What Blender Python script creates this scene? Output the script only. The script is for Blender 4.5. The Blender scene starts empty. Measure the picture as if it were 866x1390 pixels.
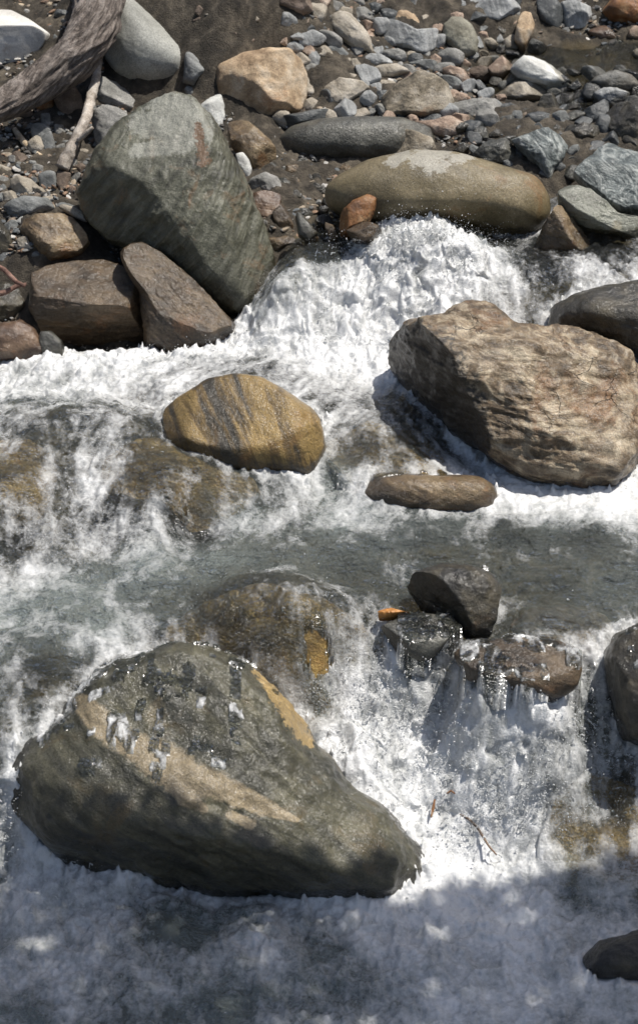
import bpy, bmesh, math, random
import numpy as np
from mathutils import Vector, Matrix

# ------------------------------------------------------------------ camera, light, exposure
scn = bpy.context.scene
col = scn.collection
PITCH = math.radians(30.0)
DIST = 10.0
cam_pos = np.array([0.0, -DIST*math.cos(PITCH), DIST*math.sin(PITCH)])
cd = bpy.data.cameras.new("camera"); cam = bpy.data.objects.new("camera", cd); col.objects.link(cam)
cam.location = cam_pos.tolist(); cam.rotation_euler = (math.pi/2-PITCH, 0, 0)
cd.sensor_fit = 'HORIZONTAL'; cd.sensor_width = 36; cd.lens = 120
cd.clip_start = 0.1; cd.clip_end = 500
scn.camera = cam
cd.dof.use_dof = True; cd.dof.focus_distance = 10.4; cd.dof.aperture_fstop = 5.0

SUN = Vector((0.36, 0.08, 0.92)).normalized()
sd = bpy.data.lights.new("sun", 'SUN'); so = bpy.data.objects.new("sun", sd); col.objects.link(so)
sd.energy = 5.0; sd.angle = math.radians(0.5); sd.color = (1.0, 0.955, 0.885)
so.rotation_mode = 'QUATERNION'; so.rotation_quaternion = SUN.to_track_quat('Z', 'Y'); so.location = (4, 4, 8)
w = bpy.data.worlds.new("World"); scn.world = w; w.use_nodes = True
nt = w.node_tree; nt.nodes.clear()
sky = nt.nodes.new('ShaderNodeTexSky'); sky.sky_type = 'NISHITA'; sky.sun_disc = False; sky.dust_density = 2.2; sky.ozone_density = .5
sky.sun_elevation = math.asin(SUN.z); sky.sun_rotation = math.atan2(SUN.x, SUN.y)
bg = nt.nodes.new('ShaderNodeBackground'); bg.inputs[1].default_value = 0.097
wo = nt.nodes.new('ShaderNodeOutputWorld')
nt.links.new(sky.outputs[0], bg.inputs[0]); nt.links.new(bg.outputs[0], wo.inputs[0])
scn.view_settings.view_transform = 'Standard'; scn.view_settings.look = 'None'
scn.view_settings.exposure = 0.22; scn.view_settings.gamma = 1.0
scn.render.engine = 'CYCLES'
scn.cycles.use_denoising = True
scn.cycles.max_bounces = 7; scn.cycles.transparent_max_bounces = 10
scn.cycles.caustics_reflective = False; scn.cycles.caustics_refractive = False

# ------------------------------------------------------------------ numeric helpers
CR = np.array([1.0, 0, 0])
CU = np.array([0, math.sin(PITCH), math.cos(PITCH)])
CF = np.array([0, math.cos(PITCH), -math.sin(PITCH)])       # forward
AX = np.stack([CR, CU, -CF])                                # local right / up / toward-viewer
KP = 0.3/866

def ray(px, py):
    return CF + CR*(px-433)*KP - CU*(py-695)*KP
def at_z(px, py, z):
    d = ray(px, py); t = (z-cam_pos[2])/d[2]
    return cam_pos + d*t

_r = np.random.RandomState(7)
_G = _r.normal(size=(256, 3)); _G /= np.linalg.norm(_G, axis=1)[:, None]
_P = np.concatenate([_r.permutation(256)]*3)
def pnoise(p):
    p = np.asarray(p, dtype=np.float64); out = np.empty(len(p))
    for s in range(0, len(p), 200000):
        q = p[s:s+200000]; i = np.floor(q).astype(np.int64); f = q-i; i &= 255
        u = f*f*f*(f*(f*6-15)+10); acc = 0
        for dx in (0, 1):
            for dy in (0, 1):
                for dz in (0, 1):
                    h = _P[_P[_P[(i[:, 0]+dx) & 255]+((i[:, 1]+dy) & 255)]+((i[:, 2]+dz) & 255)]
                    g = _G[h]
                    dot = g[:, 0]*(f[:, 0]-dx)+g[:, 1]*(f[:, 1]-dy)+g[:, 2]*(f[:, 2]-dz)
                    wt = (u[:, 0] if dx else 1-u[:, 0])*(u[:, 1] if dy else 1-u[:, 1])*(u[:, 2] if dz else 1-u[:, 2])
                    acc = acc+dot*wt
        out[s:s+200000] = acc
    return out*1.5
def fbm(p, o=4, gain=0.5, lac=2.07):
    a = 1.0; r = 0; p = np.asarray(p, float)
    for k in range(o):
        r = r+a*pnoise(p+k*17.3); p = p*lac; a *= gain
    return r
def ridged(p, o=4, gain=0.5, lac=2.07):
    a = 1.0; r = 0; p = np.asarray(p, float)
    for k in range(o):
        r = r+a*(1-2*np.abs(pnoise(p+k*11.7))); p = p*lac; a *= gain
    return r

# ------------------------------------------------------------------ the lie of the land: control points (photo pixel, height)
GROUND_PTS = [(-200,60,1.0),(0,40,1.0),(0,120,.82),(60,170,.74),(-200,250,.7),(0,250,.58),(80,270,.55),(60,340,.42),(-150,400,.3),
 (10,425,.12),(100,452,.0),(200,456,.0),(150,120,.85),(230,150,.75),(250,250,.55),(300,425,.08),(280,60,1.12),(180,20,1.2),(330,10,1.3),
 (400,20,1.22),(300,-80,1.62),(0,-80,1.4),(600,-80,1.4),(900,-80,1.35),(370,120,.82),(460,40,1.05),(550,60,.95),(620,60,.93),(700,40,.97),
 (800,20,1.0),(550,170,.72),(430,170,.72),(360,250,.58),(650,120,.82),(740,150,.76),(840,150,.77),(690,200,.68),(1100,0,1.15),
 (1100,100,1.02),(1100,250,.85),(950,150,.8),(380,310,.47),(-600,0,1.3),(-600,300,.8),(1500,0,1.4),(1500,200,1.1)]
# photo pixel, water height, foam, roughness of the surface
WATER_PTS = [(770,95,.87,.2,.5),(850,95,.90,.25,.5),(690,80,.87,.1,.3),(730,72,.90,.15,.4),(820,75,.93,.15,.4),(770,112,.84,.35,.5),(690,104,.83,.1,.3),(840,110,.87,.3,.5),
 (430,310,.50,.05,.4),(405,340,.47,.0,.4),(385,362,.44,.1,.5),(450,340,.48,.15,.5),(470,318,.5,.2,.5),(378,395,.37,.75,.9),(420,375,.42,.8,1),
 (510,336,.54,.95,1.4),(550,314,.64,1,1.5),(605,318,.64,1,1.5),(655,344,.56,.95,1.3),(470,420,.3,1,1.1),(540,430,.3,1,1.1),(600,400,.42,1,1.1),
 (450,490,.14,1,.7),(390,450,.2,1,.9),(520,500,.13,1,.7),
 (720,370,.47,.42,.7),(800,350,.5,.38,.8),(860,320,.52,.34,.8),(700,410,.38,.75,.6),(1000,330,.54,.4,.8),(740,440,.3,.8,.5),(660,325,.5,.1,.4),(840,375,.47,.55,.6),(730,340,.5,.2,.6),
 (330,458,.13,1,.9),(200,476,.1,.95,1),(60,474,.1,.95,1),(130,476,.1,.95,1),(270,476,.11,.95,1),(-100,480,.1,1,.6),(-400,480,.1,.8,.6),(100,530,.09,.85,.8),(0,530,.08,.8,.8),(200,545,.09,.8,.7),
 (270,500,.13,.85,.3),(340,498,.16,.6,.25),(400,515,.14,.62,.25),(470,540,.12,.6,.3),(530,560,.12,.42,.35),(590,580,.07,.5,.4),
 (150,562,.17,.34,.5),(50,568,.17,.36,.6),(230,592,.12,.22,.4),(100,640,.05,.5,.7),(30,650,.07,.2,.6),(200,645,.07,.14,.4),(290,640,.05,.12,.4),(340,660,-.01,.3,.4),(130,695,-.04,.55,.7),(70,690,-.02,.45,.7),(240,680,-.01,.25,.5),
 (330,695,-.09,.85,.4),(250,705,-.1,.82,.5),(150,725,-.1,.68,.6),(30,745,-.1,.62,.5),(-300,600,.1,.5,.5),(-300,740,-.1,.6,.4),
 (460,605,.06,.5,.3),(390,640,.0,.75,.4),(440,660,-.07,.8,.4),(560,610,.06,.14,.4),(500,600,.08,.2,.4),(625,630,-.04,.85,.5),(600,600,.02,.6,.5),(560,560,.1,.6,.5),(690,668,-.08,.96,.4),(470,700,-.1,.45,.3),(600,700,-.1,.4,.3),
 (740,675,-.08,.95,.3),(830,680,-.08,.95,.3),(870,650,-.07,.95,.3),(1050,680,-.08,.7,.3),
 (700,725,-.1,.06,.3),(800,735,-.1,.03,.3),(600,750,-.11,.1,.35),(500,740,-.11,.28,.3),(400,730,-.11,.4,.3),(300,760,-.12,.42,.3),(200,760,-.12,.5,.3),
 (100,800,-.13,.5,.3),(0,830,-.14,.46,.3),(150,850,-.15,.42,.3),(0,900,-.17,.4,.3),(60,930,-.2,.42,.4),(250,820,-.13,.32,.3),(740,800,-.12,.05,.3),
 (830,790,-.12,.15,.4),(480,790,-.12,.05,.3),(-300,850,-.15,.4,.3),(1100,780,-.12,.1,.3),
 (360,782,.03,.18,.4),(300,800,-.01,.2,.4),(440,804,.01,.22,.5),(360,766,-.12,.25,.3),(290,788,-.13,.3,.3),(445,786,-.13,.15,.3),(492,848,-.13,.4,.6),(380,850,-.07,.24,.7),(430,850,-.08,.32,.8),(440,900,-.25,.55,1),(300,865,-.17,.2,.5),
 (340,900,-.25,.35,.6),(230,890,-.22,.35,.4),(150,930,-.25,.3,.4),
 (560,890,-.2,.5,.8),(600,930,-.32,.75,1.1),(500,940,-.35,.85,1.1),(560,1000,-.5,.9,1.2),(480,1020,-.50,.9,1.1),(650,950,-.25,.72,.9),(720,955,-.25,.68,.9),(680,985,-.36,.85,1),(600,890,-.19,.4,.6),
 (700,1020,-.46,1,1.1),(790,960,-.36,.75,.9),(800,895,-.2,.5,.7),(700,850,-.13,.1,.4),(600,858,-.2,.05,.3),(562,828,-.15,.03,.3),(640,868,-.2,.2,.4),(780,1040,-.52,.85,1),(620,1080,-.66,.95,1),(560,1100,-.70,1,1),
 (700,1100,-.68,.9,1),(800,1090,-.68,.16,.7),(850,1060,-.6,.3,.7),(830,1080,-.66,.1,.6),(640,1172,-.86,1,.5),(760,1120,-.72,.25,.7),(820,1130,-.73,.08,.6),(520,1130,-.68,1,1),(560,1180,-.8,1,.8),(760,1185,-.84,.75,.5),(860,1160,-.78,.5,.5),(1100,950,-.35,.5,.8),
 (1100,1150,-.78,.6,.5),(600,1220,-.88,.95,.8),(700,1240,-.88,.9,.8),(820,1230,-.87,.75,.8),(480,1235,-.83,.95,.9),(450,1290,-.89,.35,.8),(260,1262,-.86,.25,.7),(200,1275,-.83,.75,.9),(350,1270,-.84,.7,.9),
 (60,1270,-.88,.8,.9),(300,1350,-.9,.35,.7),(600,1350,-.9,.65,.7),(0,1380,-.9,.6,.7),(866,1350,-.9,.6,.35),
 (0,1000,-.3,.5,.6),(20,1050,-.42,.65,.9),(45,1110,-.58,.9,1.1),(0,1150,-.7,.9,1),(80,1165,-.72,.95,1),(100,1215,-.80,.9,.9),(-300,1000,-.35,.5,.6),(-300,1170,-.75,.8,.8),
 (300,1000,-.55,.2,.4),(250,1100,-.74,.3,.4),(400,1100,-.74,.4,.4),(330,1210,-.88,.6,.4),(-300,1400,-.9,.6,.3),(1150,1400,-.9,.6,.3),(433,1600,-.95,.5,.3)]

gp = np.array([np.append(at_z(a, b, c)[:2], c) for a, b, c in GROUND_PTS])
WATER_PTS = [(a, b, c, f if f >= .94 else f*(1.08 if (430 < a < 790 and b > 880 and f > .4) else .9 if (a > 430 and b > 880) else .85), r) for a, b, c, f, r in WATER_PTS]
wp = np.array([np.append(at_z(a, b, c)[:2], (c, f, r)) for a, b, c, f, r in WATER_PTS])
class RBF:
    def __init__(s, xy, v, c=0.05, lam=1e-4):
        s.xy = xy; s.c = c; s.m = v.mean()
        d = np.sqrt(((xy[:, None]-xy[None])**2).sum(-1)+c*c)
        s.w = np.linalg.lstsq(np.vstack([np.hstack([d+lam*np.eye(len(xy)), np.ones((len(xy), 1))]), np.append(np.ones(len(xy)), 0)]),
                              np.append(v, 0), rcond=None)[0]
    def __call__(s, q):
        out = np.empty(len(q))
        for i in range(0, len(q), 20000):
            d = np.sqrt(((q[i:i+20000, None]-s.xy[None])**2).sum(-1)+s.c**2)
            out[i:i+20000] = d@s.w[:-1]+s.w[-1]
        return out
g_all = np.vstack([gp, np.column_stack([wp[:, :2], wp[:, 2]-0.20])])
w_all = np.vstack([wp[:, :3], np.column_stack([gp[:, :2], gp[:, 2]-0.13])])
_ground = RBF(g_all[:, :2], g_all[:, 2]); _water = RBF(w_all[:, :2], w_all[:, 2])
_isw = RBF(np.vstack([wp[:, :2], gp[:, :2]]), np.append(np.ones(len(wp)), np.zeros(len(gp))))
def clampq(q):
    q = np.array(q, float); q[:, 0] = np.clip(q[:, 0], -2.4, 2.4); q[:, 1] = np.clip(q[:, 1], -3.2, 5.2); return q
def ground_h(q):
    q = np.asarray(q, float); side = np.clip(np.abs(q[:, 0])-2.6, 0, 9)       # banks close the stream in beyond the picture
    return _ground(clampq(q))+.42*side
def water_h(q): return _water(clampq(q))
def shep(q, v, k=3.5, eps=0.004):
    out = np.empty(len(q))
    for i in range(0, len(q), 20000):
        d2 = ((q[i:i+20000, None]-wp[None, :, :2])**2).sum(-1)+eps
        ww = d2**(-k/2); out[i:i+20000] = (ww@v)/ww.sum(1)
    return out
def hit(px, py):
    """first point of the land or the water along the line of sight through a photo pixel"""
    d = ray(px, py); t = np.linspace(6, 16, 500); q = cam_pos+t[:, None]*d
    h = np.maximum(ground_h(q[:, :2]), water_h(q[:, :2])); b = np.where(q[:, 2] < h)[0]
    k = b[0] if len(b) else 300
    return cam_pos+d*t[k], t[k]

# ------------------------------------------------------------------ mesh helpers
def mesh_obj(name, V, F, mat=None, smooth=True, parent=None):
    me = bpy.data.meshes.new(name); V = np.asarray(V, np.float32); F = np.asarray(F, np.int32)
    me.vertices.add(len(V)); me.vertices.foreach_set('co', V.ravel())
    n = F.shape[1]; me.loops.add(F.size); me.loops.foreach_set('vertex_index', F.ravel())
    me.polygons.add(len(F)); me.polygons.foreach_set('loop_start', np.arange(0, F.size, n, dtype=np.int32))
    me.polygons.foreach_set('use_smooth', np.full(len(F), smooth)); me.update(calc_edges=True); me.validate()
    if mat: me.materials.append(mat)
    o = bpy.data.objects.new(name, me); col.objects.link(o)
    if parent: o.parent = parent
    return o
def attr(o, name, v):
    a = o.data.attributes.new(name, 'FLOAT', 'POINT'); a.data.foreach_set('value', np.asarray(v, np.float32))
def attr_col(o, name, v):
    a = o.data.attributes.new(name, 'FLOAT_COLOR', 'POINT'); a.data.foreach_set('color', np.asarray(v, np.float32).ravel())
def tag(o, label=None, cat=None, group=None, kind=None):
    for k, v in (('label', label), ('category', cat), ('group', group), ('kind', kind)):
        if v: o[k] = v
    return o
_ico = {}
def ico(n):
    if n not in _ico:
        bm = bmesh.new(); bmesh.ops.create_icosphere(bm, subdivisions=n, radius=1)
        V = np.array([v.co[:] for v in bm.verts]); F = np.array([[v.index for v in f.verts] for f in bm.faces])
        E = np.array([[e.verts[0].index, e.verts[1].index] for e in bm.edges]); bm.free()
        _ico[n] = (V/np.linalg.norm(V, axis=1)[:, None], F, E)
    return _ico[n]
def relax(V, E, it, f=0.5):
    cnt = np.bincount(E.ravel(), minlength=len(V))[:, None]
    for _ in range(it):
        s = np.zeros_like(V)
        for k in range(3):
            s[:, k] = np.bincount(E[:, 0], V[E[:, 1], k], len(V))+np.bincount(E[:, 1], V[E[:, 0], k], len(V))
        V = V*(1-f)+s/cnt*f
    return V

# ------------------------------------------------------------------ materials
class NT:
    def __init__(s, name):
        s.m = bpy.data.materials.new(name); s.m.use_nodes = True; s.t = s.m.node_tree; s.t.nodes.clear()
        s.out = s.n('ShaderNodeOutputMaterial'); s.tc = s.n('ShaderNodeTexCoord')
    def n(s, typ, **kw):
        x = s.t.nodes.new(typ)
        for k, v in kw.items(): setattr(x, k, v)
        return x
    def l(s, a, b): s.t.links.new(a, b)
    def set(s, node, key, v):
        if hasattr(v, 'is_linked'): s.l(v, node.inputs[key])
        else: node.inputs[key].default_value = v
    def noise(s, scale, detail=6, rough=.6, dist=0, vec=None):
        x = s.n('ShaderNodeTexNoise'); s.l(vec or s.tc.outputs['Object'], x.inputs['Vector'])
        x.inputs['Scale'].default_value = scale; x.inputs['Detail'].default_value = detail
        x.inputs['Roughness'].default_value = rough; x.inputs['Distortion'].default_value = dist
        return x.outputs[0]
    def ramp(s, fac, stops, interp='LINEAR'):
        x = s.n('ShaderNodeValToRGB'); cr = x.color_ramp; cr.interpolation = interp
        while len(cr.elements) < len(stops): cr.elements.new(0.5)
        for e, (p, c) in zip(cr.elements, stops):
            e.position = p; e.color = tuple(c)+(1,) if len(c) == 3 else c
        s.l(fac, x.inputs[0]); return x.outputs[0]
    def rng(s, v, a, b, c=0, d=1):
        x = s.n('ShaderNodeMapRange'); s.set(x, 0, v)
        for i, q in enumerate((a, b, c, d)): x.inputs[i+1].default_value = q
        return x.outputs[0]
    def math(s, op, a, b=0.0, c=None, clamp=False):
        x = s.n('ShaderNodeMath', operation=op, use_clamp=clamp); s.set(x, 0, a); s.set(x, 1, b)
        if c is not None: s.set(x, 2, c)
        return x.outputs[0]
    def mix(s, fac, a, b, mode='MIX'):
        x = s.n('ShaderNodeMix', data_type='RGBA', blend_type=mode)
        s.set(x, 0, fac); s.set(x, 6, a if hasattr(a, 'is_linked') else tuple(a)+(1,)); s.set(x, 7, b if hasattr(b, 'is_linked') else tuple(b)+(1,))
        return x.outputs[2]
    def bump(s, h, strength, dist, normal=None):
        x = s.n('ShaderNodeBump'); x.inputs['Strength'].default_value = strength; x.inputs['Distance'].default_value = dist
        s.l(h, x.inputs['Height'])
        if normal: s.l(normal, x.inputs['Normal'])
        return x.outputs[0]
    def attr(s, name): return s.n('ShaderNodeAttribute', attribute_name=name).outputs['Fac']

def rockmat(name, dark, mid, light, sc=5, strata=0, sdir=(0, 0, 1), ssc=14, sdist=5, scol=None, rust=0, rustcol=(.2, .085, .03), rsc=3, aniso=.16,
            speck=.35, wet=0.0, bump=.5, markcol=None, markamt=1, mn=1.1, mark2=None, crack=0):
    N = NT(name); oc = N.tc.outputs['Object']
    n1 = N.noise(sc, 9, .66, .35)
    c = N.ramp(n1, [(.36, dark), (.5, mid), (.64, light)])
    hstr = None
    if strata:
        q = Vector(sdir).normalized().rotation_difference(Vector((1, 0, 0))).to_euler()
        mp = N.n('ShaderNodeMapping'); mp.inputs['Rotation'].default_value = q; N.l(oc, mp.inputs['Vector'])
        mp2 = N.n('ShaderNodeMapping'); mp2.inputs['Scale'].default_value = (ssc, ssc*aniso, ssc*aniso); N.l(mp.outputs[0], mp2.inputs['Vector'])
        hstr = N.noise(1.0, 7, .6, sdist*.12, mp2.outputs[0])
        lo_, hi_ = ((.42, .57) if strata > .8 else (.38, .6))
        sc_ = N.ramp(hstr, [(lo_, dark if scol is None else scol[0]), (.5, mid), (hi_, light if scol is None else scol[1])])
        c = N.mix(strata, c, sc_)
    if rust:
        r = N.math('MULTIPLY', N.rng(N.noise(rsc, 7, .65, .6), .62-.2*rust, .75-.2*rust), .85)
        c = N.mix(r, c, rustcol)
    if markcol:
        a = N.attr('mark'); a = N.math('ADD', a, N.math('MULTIPLY', N.math('SUBTRACT', N.noise(28, 6, .7), .5), mn))
        c = N.mix(N.math('MULTIPLY', N.rng(a, .42, .58), markamt), c, N.mix(N.noise(20, 6, .7), tuple(x*.7 for x in markcol), tuple(min(1, x*1.3) for x in markcol)))
    if mark2:
        a = N.attr('mark_two'); a = N.math('ADD', a, N.math('MULTIPLY', N.math('SUBTRACT', N.noise(35, 6, .7), .5), 2.2))
        c = N.mix(N.rng(a, .42, .58), c, mark2)
    sp = N.noise(95, 4, .75); c = N.mix(speck, c, N.ramp(sp, [(.3, (.25, .25, .25)), (.5, (1, 1, 1)), (.72, (1.7, 1.7, 1.65))]), 'MULTIPLY')
    big = N.noise(1.7, 4, .6); c = N.mix(.55, c, N.ramp(big, [(.3, (.5, .5, .5)), (.7, (1.25, 1.25, 1.25))]), 'MULTIPLY')
    sp2 = N.noise(240, 3, .8); c = N.mix(.35, c, N.ramp(sp2, [(.35, (.35, .35, .33)), (.5, (1, 1, 1)), (.66, (1.5, 1.5, 1.45))]), 'MULTIPLY')
    cr = None
    if crack:                                       # hairline fractures, here and there
        wv = N.n('ShaderNodeVectorMath', operation='MULTIPLY_ADD'); nzv = N.n('ShaderNodeTexNoise'); N.l(oc, nzv.inputs['Vector']); nzv.inputs['Scale'].default_value = 5; nzv.inputs['Detail'].default_value = 5
        N.l(nzv.outputs['Color'], wv.inputs[0]); wv.inputs[1].default_value = (.3, .3, .3); N.l(oc, wv.inputs[2])
        vo = N.n('ShaderNodeTexVoronoi', feature='DISTANCE_TO_EDGE'); vo.inputs['Scale'].default_value = 5; N.l(wv.outputs[0], vo.inputs['Vector'])
        cr = N.math('MULTIPLY', N.rng(vo.outputs['Distance'], .0, .022, 1, 0), N.rng(N.noise(3.1, 3, .6), .53, .63))
        c = N.mix(N.math('MULTIPLY', cr, crack*1.5, clamp=True), c, tuple(x*.45 for x in dark))
    dm = N.attr('damp'); dm = N.rng(N.math('ADD', dm, N.math('MULTIPLY', N.math('SUBTRACT', N.noise(12, 5, .65), .5), .9)), .35, .6)
    c = N.mix(dm, c, N.mix(.5, c, (.30, .28, .24), 'MULTIPLY'))
    c = N.mix(dm, c, (.62, .60, .55), 'MULTIPLY')
    b = N.n('ShaderNodeBsdfPrincipled'); N.l(c, b.inputs['Base Color'])
    rn = N.noise(9, 5, .7)
    lo, hi = (.62-.5*wet, .92-.5*wet)
    N.l(N.math('MULTIPLY', N.rng(rn, .3, .7, lo, hi), N.rng(dm, 0, 1, 1, .45)), b.inputs['Roughness'])
    b.inputs['IOR'].default_value = 1.4 if wet < .3 else 1.45
    h = N.math('ADD', N.noise(22, 8, .7), N.math('MULTIPLY', N.noise(120, 4, .7), .35))
    if cr: h = N.math('SUBTRACT', h, N.math('MULTIPLY', cr, .9))
    if hstr: h = N.math('ADD', h, N.math('MULTIPLY', hstr, 1.3*strata))
    N.l(N.bump(h, bump, .018), b.inputs['Normal'])
    if wet > .25:
        b.inputs['Coat Weight'].default_value = min(1, wet*1.15); b.inputs['Coat Roughness'].default_value = .2; b.inputs['Coat IOR'].default_value = 1.36
        N.l(N.bump(N.math('ADD', N.noise(24, 4, .65), N.math('MULTIPLY', N.noise(70, 3, .6), .35)), 1.0, .013), b.inputs['Coat Normal'])
    N.l(b.outputs[0], N.out.inputs[0]); return N.m

M = {}
M['green'] = rockmat('green_schist', (.026, .026, .016), (.078, .078, .05), (.165, .163, .12), 5, .6, (1, .15, -.75), 26, 5, rust=.3, rustcol=(.15, .085, .035), rsc=5, wet=.5, bump=.9, markcol=(.27, .27, .23), markamt=.75, mark2=(.12, .068, .032))
M['grey_smooth'] = rockmat('smooth_grey_granite', (.2, .2, .18), (.28, .28, .255), (.35, .35, .32), 3, speck=.5, bump=.25, crack=0)
M['tan'] = rockmat('tan_sandstone', (.22, .15, .09), (.42, .31, .2), (.55, .46, .35), 5, rust=.35, rustcol=(.36, .19, .09), speck=.4, bump=.6)
M['tan_pale'] = rockmat('pale_tan_stone', (.2, .17, .13), (.36, .32, .26), (.48, .44, .38), 7, .4, (.6, 0, .8), 18, speck=.4, bump=.6)
M['white'] = rockmat('white_quartz', (.3, .3, .28), (.52, .52, .49), (.68, .68, .64), 6, .4, (.3, .2, .9), 22, scol=((.22, .22, .22), (.65, .65, .62)), speck=.3, bump=.5)
M['white_block'] = rockmat('bleached_pale_stone', (.4, .38, .34), (.55, .53, .49), (.66, .65, .62), 4, .4, (0, .2, 1), 12, rust=.15, rustcol=(.25, .16, .09), speck=.2, bump=.25)
M['slate'] = rockmat('blue_grey_slate', (.085, .09, .088), (.175, .18, .175), (.28, .285, .28), 6, .5, (.5, .2, .8), 24, speck=.35, bump=.6)
M['slate_pale'] = rockmat('pale_striped_slate', (.15, .155, .155), (.3, .305, .3), (.44, .445, .44), 5, .6, (1, .1, .25), 18, speck=.3, bump=.6)
M['slate_dark'] = rockmat('dark_slate', (.025, .028, .03), (.06, .065, .065), (.11, .115, .115), 7, .4, (.3, .3, .9), 20, wet=.5, speck=.35, bump=.6)
M['olive'] = rockmat('olive_grey_stone', (.13, .12, .09), (.22, .21, .165), (.3, .29, .24), 5, speck=.45, bump=.5)
M['grey'] = rockmat('mid_grey_stone', (.12, .12, .11), (.23, .225, .21), (.35, .34, .32), 8, .3, (.4, .1, .9), 18, rust=.1, speck=.45, bump=.7)
M['brown_dry'] = rockmat('brown_stone', (.09, .065, .05), (.17, .13, .1), (.28, .22, .18), 7, .3, (.2, .3, 1), 16, rust=.2, speck=.4, bump=.7)
M['pink'] = rockmat('pinkish_stone', (.17, .12, .09), (.34, .25, .19), (.48, .4, .33), 10, rust=.25, speck=.55, bump=.8)
M['incl'] = rockmat('mottled_tan_stone', (.06, .052, .04), (.22, .185, .135), (.38, .34, .28), 7, rust=.15, speck=.5, bump=.8)
M['rust'] = rockmat('rust_stone', (.1, .045, .02), (.22, .095, .03), (.32, .2, .1), 6, rust=.3, wet=.3, speck=.4, bump=.6)
M['wet_brown'] = rockmat('wet_brown_rock', (.022, .015, .008), (.07, .046, .024), (.15, .105, .06), 6, .4, (.3, .4, .9), 14, rust=.35, rustcol=(.14, .065, .022), wet=.62, speck=.4, bump=1.0)
M['wet_red'] = rockmat('wet_red_brown_rock', (.05, .028, .016), (.11, .065, .038), (.2, .13, .08), 6, rust=.3, wet=.7, speck=.3, bump=.6)
M['wet_tan'] = rockmat('wet_tan_rock', (.045, .03, .015), (.15, .1, .05), (.32, .24, .14), 6, .5, (.4, .2, .9), 14, rust=.35, rustcol=(.22, .1, .035), wet=.66, speck=.45, bump=1.0)
M['wet_grey'] = rockmat('wet_grey_rock', (.022, .022, .018), (.07, .068, .055), (.15, .145, .12), 6, .35, (.4, .2, .9), 14, rust=.12, rustcol=(.1, .06, .03), wet=.7, speck=.45, bump=.8)
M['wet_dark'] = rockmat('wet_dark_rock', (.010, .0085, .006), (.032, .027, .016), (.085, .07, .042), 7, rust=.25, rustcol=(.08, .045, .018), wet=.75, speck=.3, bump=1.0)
M['long'] = rockmat('olive_tan_boulder', (.09, .07, .034), (.145, .115, .06), (.21, .17, .1), 4, rust=.2, rustcol=(.18, .095, .035), wet=.4, speck=.5, bump=.45, markcol=(.34, .32, .27), markamt=.85, mn=1.9, crack=0)
M['marble'] = rockmat('blue_grey_marbled_rock', (.05, .062, .062), (.18, .205, .2), (.44, .46, .44), 6, .75, (.8, .3, .5), 10, sdist=30, aniso=.45, wet=.5, speck=.3, bump=1.1)
M['slab_green'] = rockmat('wet_green_grey_slab', (.1, .1, .075), (.2, .205, .16), (.32, .32, .27), 4, rust=.25, rustcol=(.24, .18, .08), wet=.74, speck=.25, bump=1.0)
M['gneiss'] = rockmat('brown_folded_gneiss', (.03, .02, .01), (.19, .132, .074), (.54, .45, .32), 6, .5, (.15, .3, 1), 7, sdist=34, aniso=.5, rust=.4, rustcol=(.2, .1, .04), rsc=4, wet=.55, speck=.5, bump=1.0, markcol=(.03, .024, .016), markamt=.92, crack=.25)  # markcol is painted-in shade for the face turned from the sun
M['golden'] = rockmat('golden_banded_rock', (.025, .017, .007), (.125, .078, .022), (.27, .185, .07), 4, .92, (.85, .2, .28), 11, sdist=2.5, scol=((.022, .018, .009), (.27, .18, .06)), rust=.3, rustcol=(.2, .1, .02), wet=.66, speck=.5, bump=.9)
M['golden_sub'] = rockmat('golden_streambed_rock', (.04, .027, .009), (.22, .135, .038), (.5, .34, .11), 8, .4, (.3, .5, .6), 12, rust=.3, rustcol=(.26, .13, .025), rsc=8, wet=.75, speck=.5, bump=1.0)
M['fore'] = rockmat('wet_green_rock', (.015, .015, .007), (.048, .045, .025), (.115, .105, .06), 5, .5, (.6, .2, .8), 16, rust=.35, rustcol=(.1, .07, .025), rsc=4, wet=.8, speck=.5, bump=.9, markcol=(.29, .23, .14), markamt=.92, mn=.6, mark2=(.36, .25, .1))
M['tan_fin'] = rockmat('tan_yellow_rock', (.2, .12, .045), (.42, .29, .12), (.55, .43, .25), 6, .4, (.5, .2, -.8), 18, wet=.5, speck=.3)
M['orange'] = rockmat('bright_orange_rock', (.3, .11, .02), (.5, .22, .05), (.6, .34, .12), 8, wet=.5, speck=.3, bump=.4)
M['log'] = rockmat('weathered_bark', (.05, .04, .035), (.17, .14, .12), (.3, .26, .23), 12, .75, (.62, .2, -.7), 50, speck=.5, bump=1.2)
M['stick'] = rockmat('bleached_wood', (.2, .17, .14), (.38, .33, .28), (.52, .48, .43), 12, speck=.4, bump=.8)
M['stick_pale'] = rockmat('pale_bare_wood', (.28, .2, .12), (.5, .4, .28), (.62, .54, .42), 12, speck=.3, bump=.5)
M['stick_red'] = rockmat('reddish_wood', (.08, .04, .03), (.18, .1, .075), (.28, .18, .14), 12, speck=.4, bump=.6)

# ------------------------------------------------------------------ ground (bank + stream bed) and water sheets
def axis(lo, hi, step, far):
    core = np.arange(lo, hi+step/2, step); s = step; out = []
    x = hi
    while x < far: s *= 1.35; x += s; out.append(x)
    low = []; s = step; x = lo
    while x > -far: s *= 1.35; x -= s; low.append(x)
    return np.array(low[::-1]+list(core)+out)
def grid(xs, ys):
    X, Y = np.meshgrid(xs, ys); nx, ny = len(xs), len(ys)
    i = (np.arange(ny-1)[:, None]*nx+np.arange(nx-1)[None]).ravel()
    return np.column_stack([X.ravel(), Y.ravel()]), np.column_stack([i, i+1, i+1+nx, i+nx])

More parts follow.
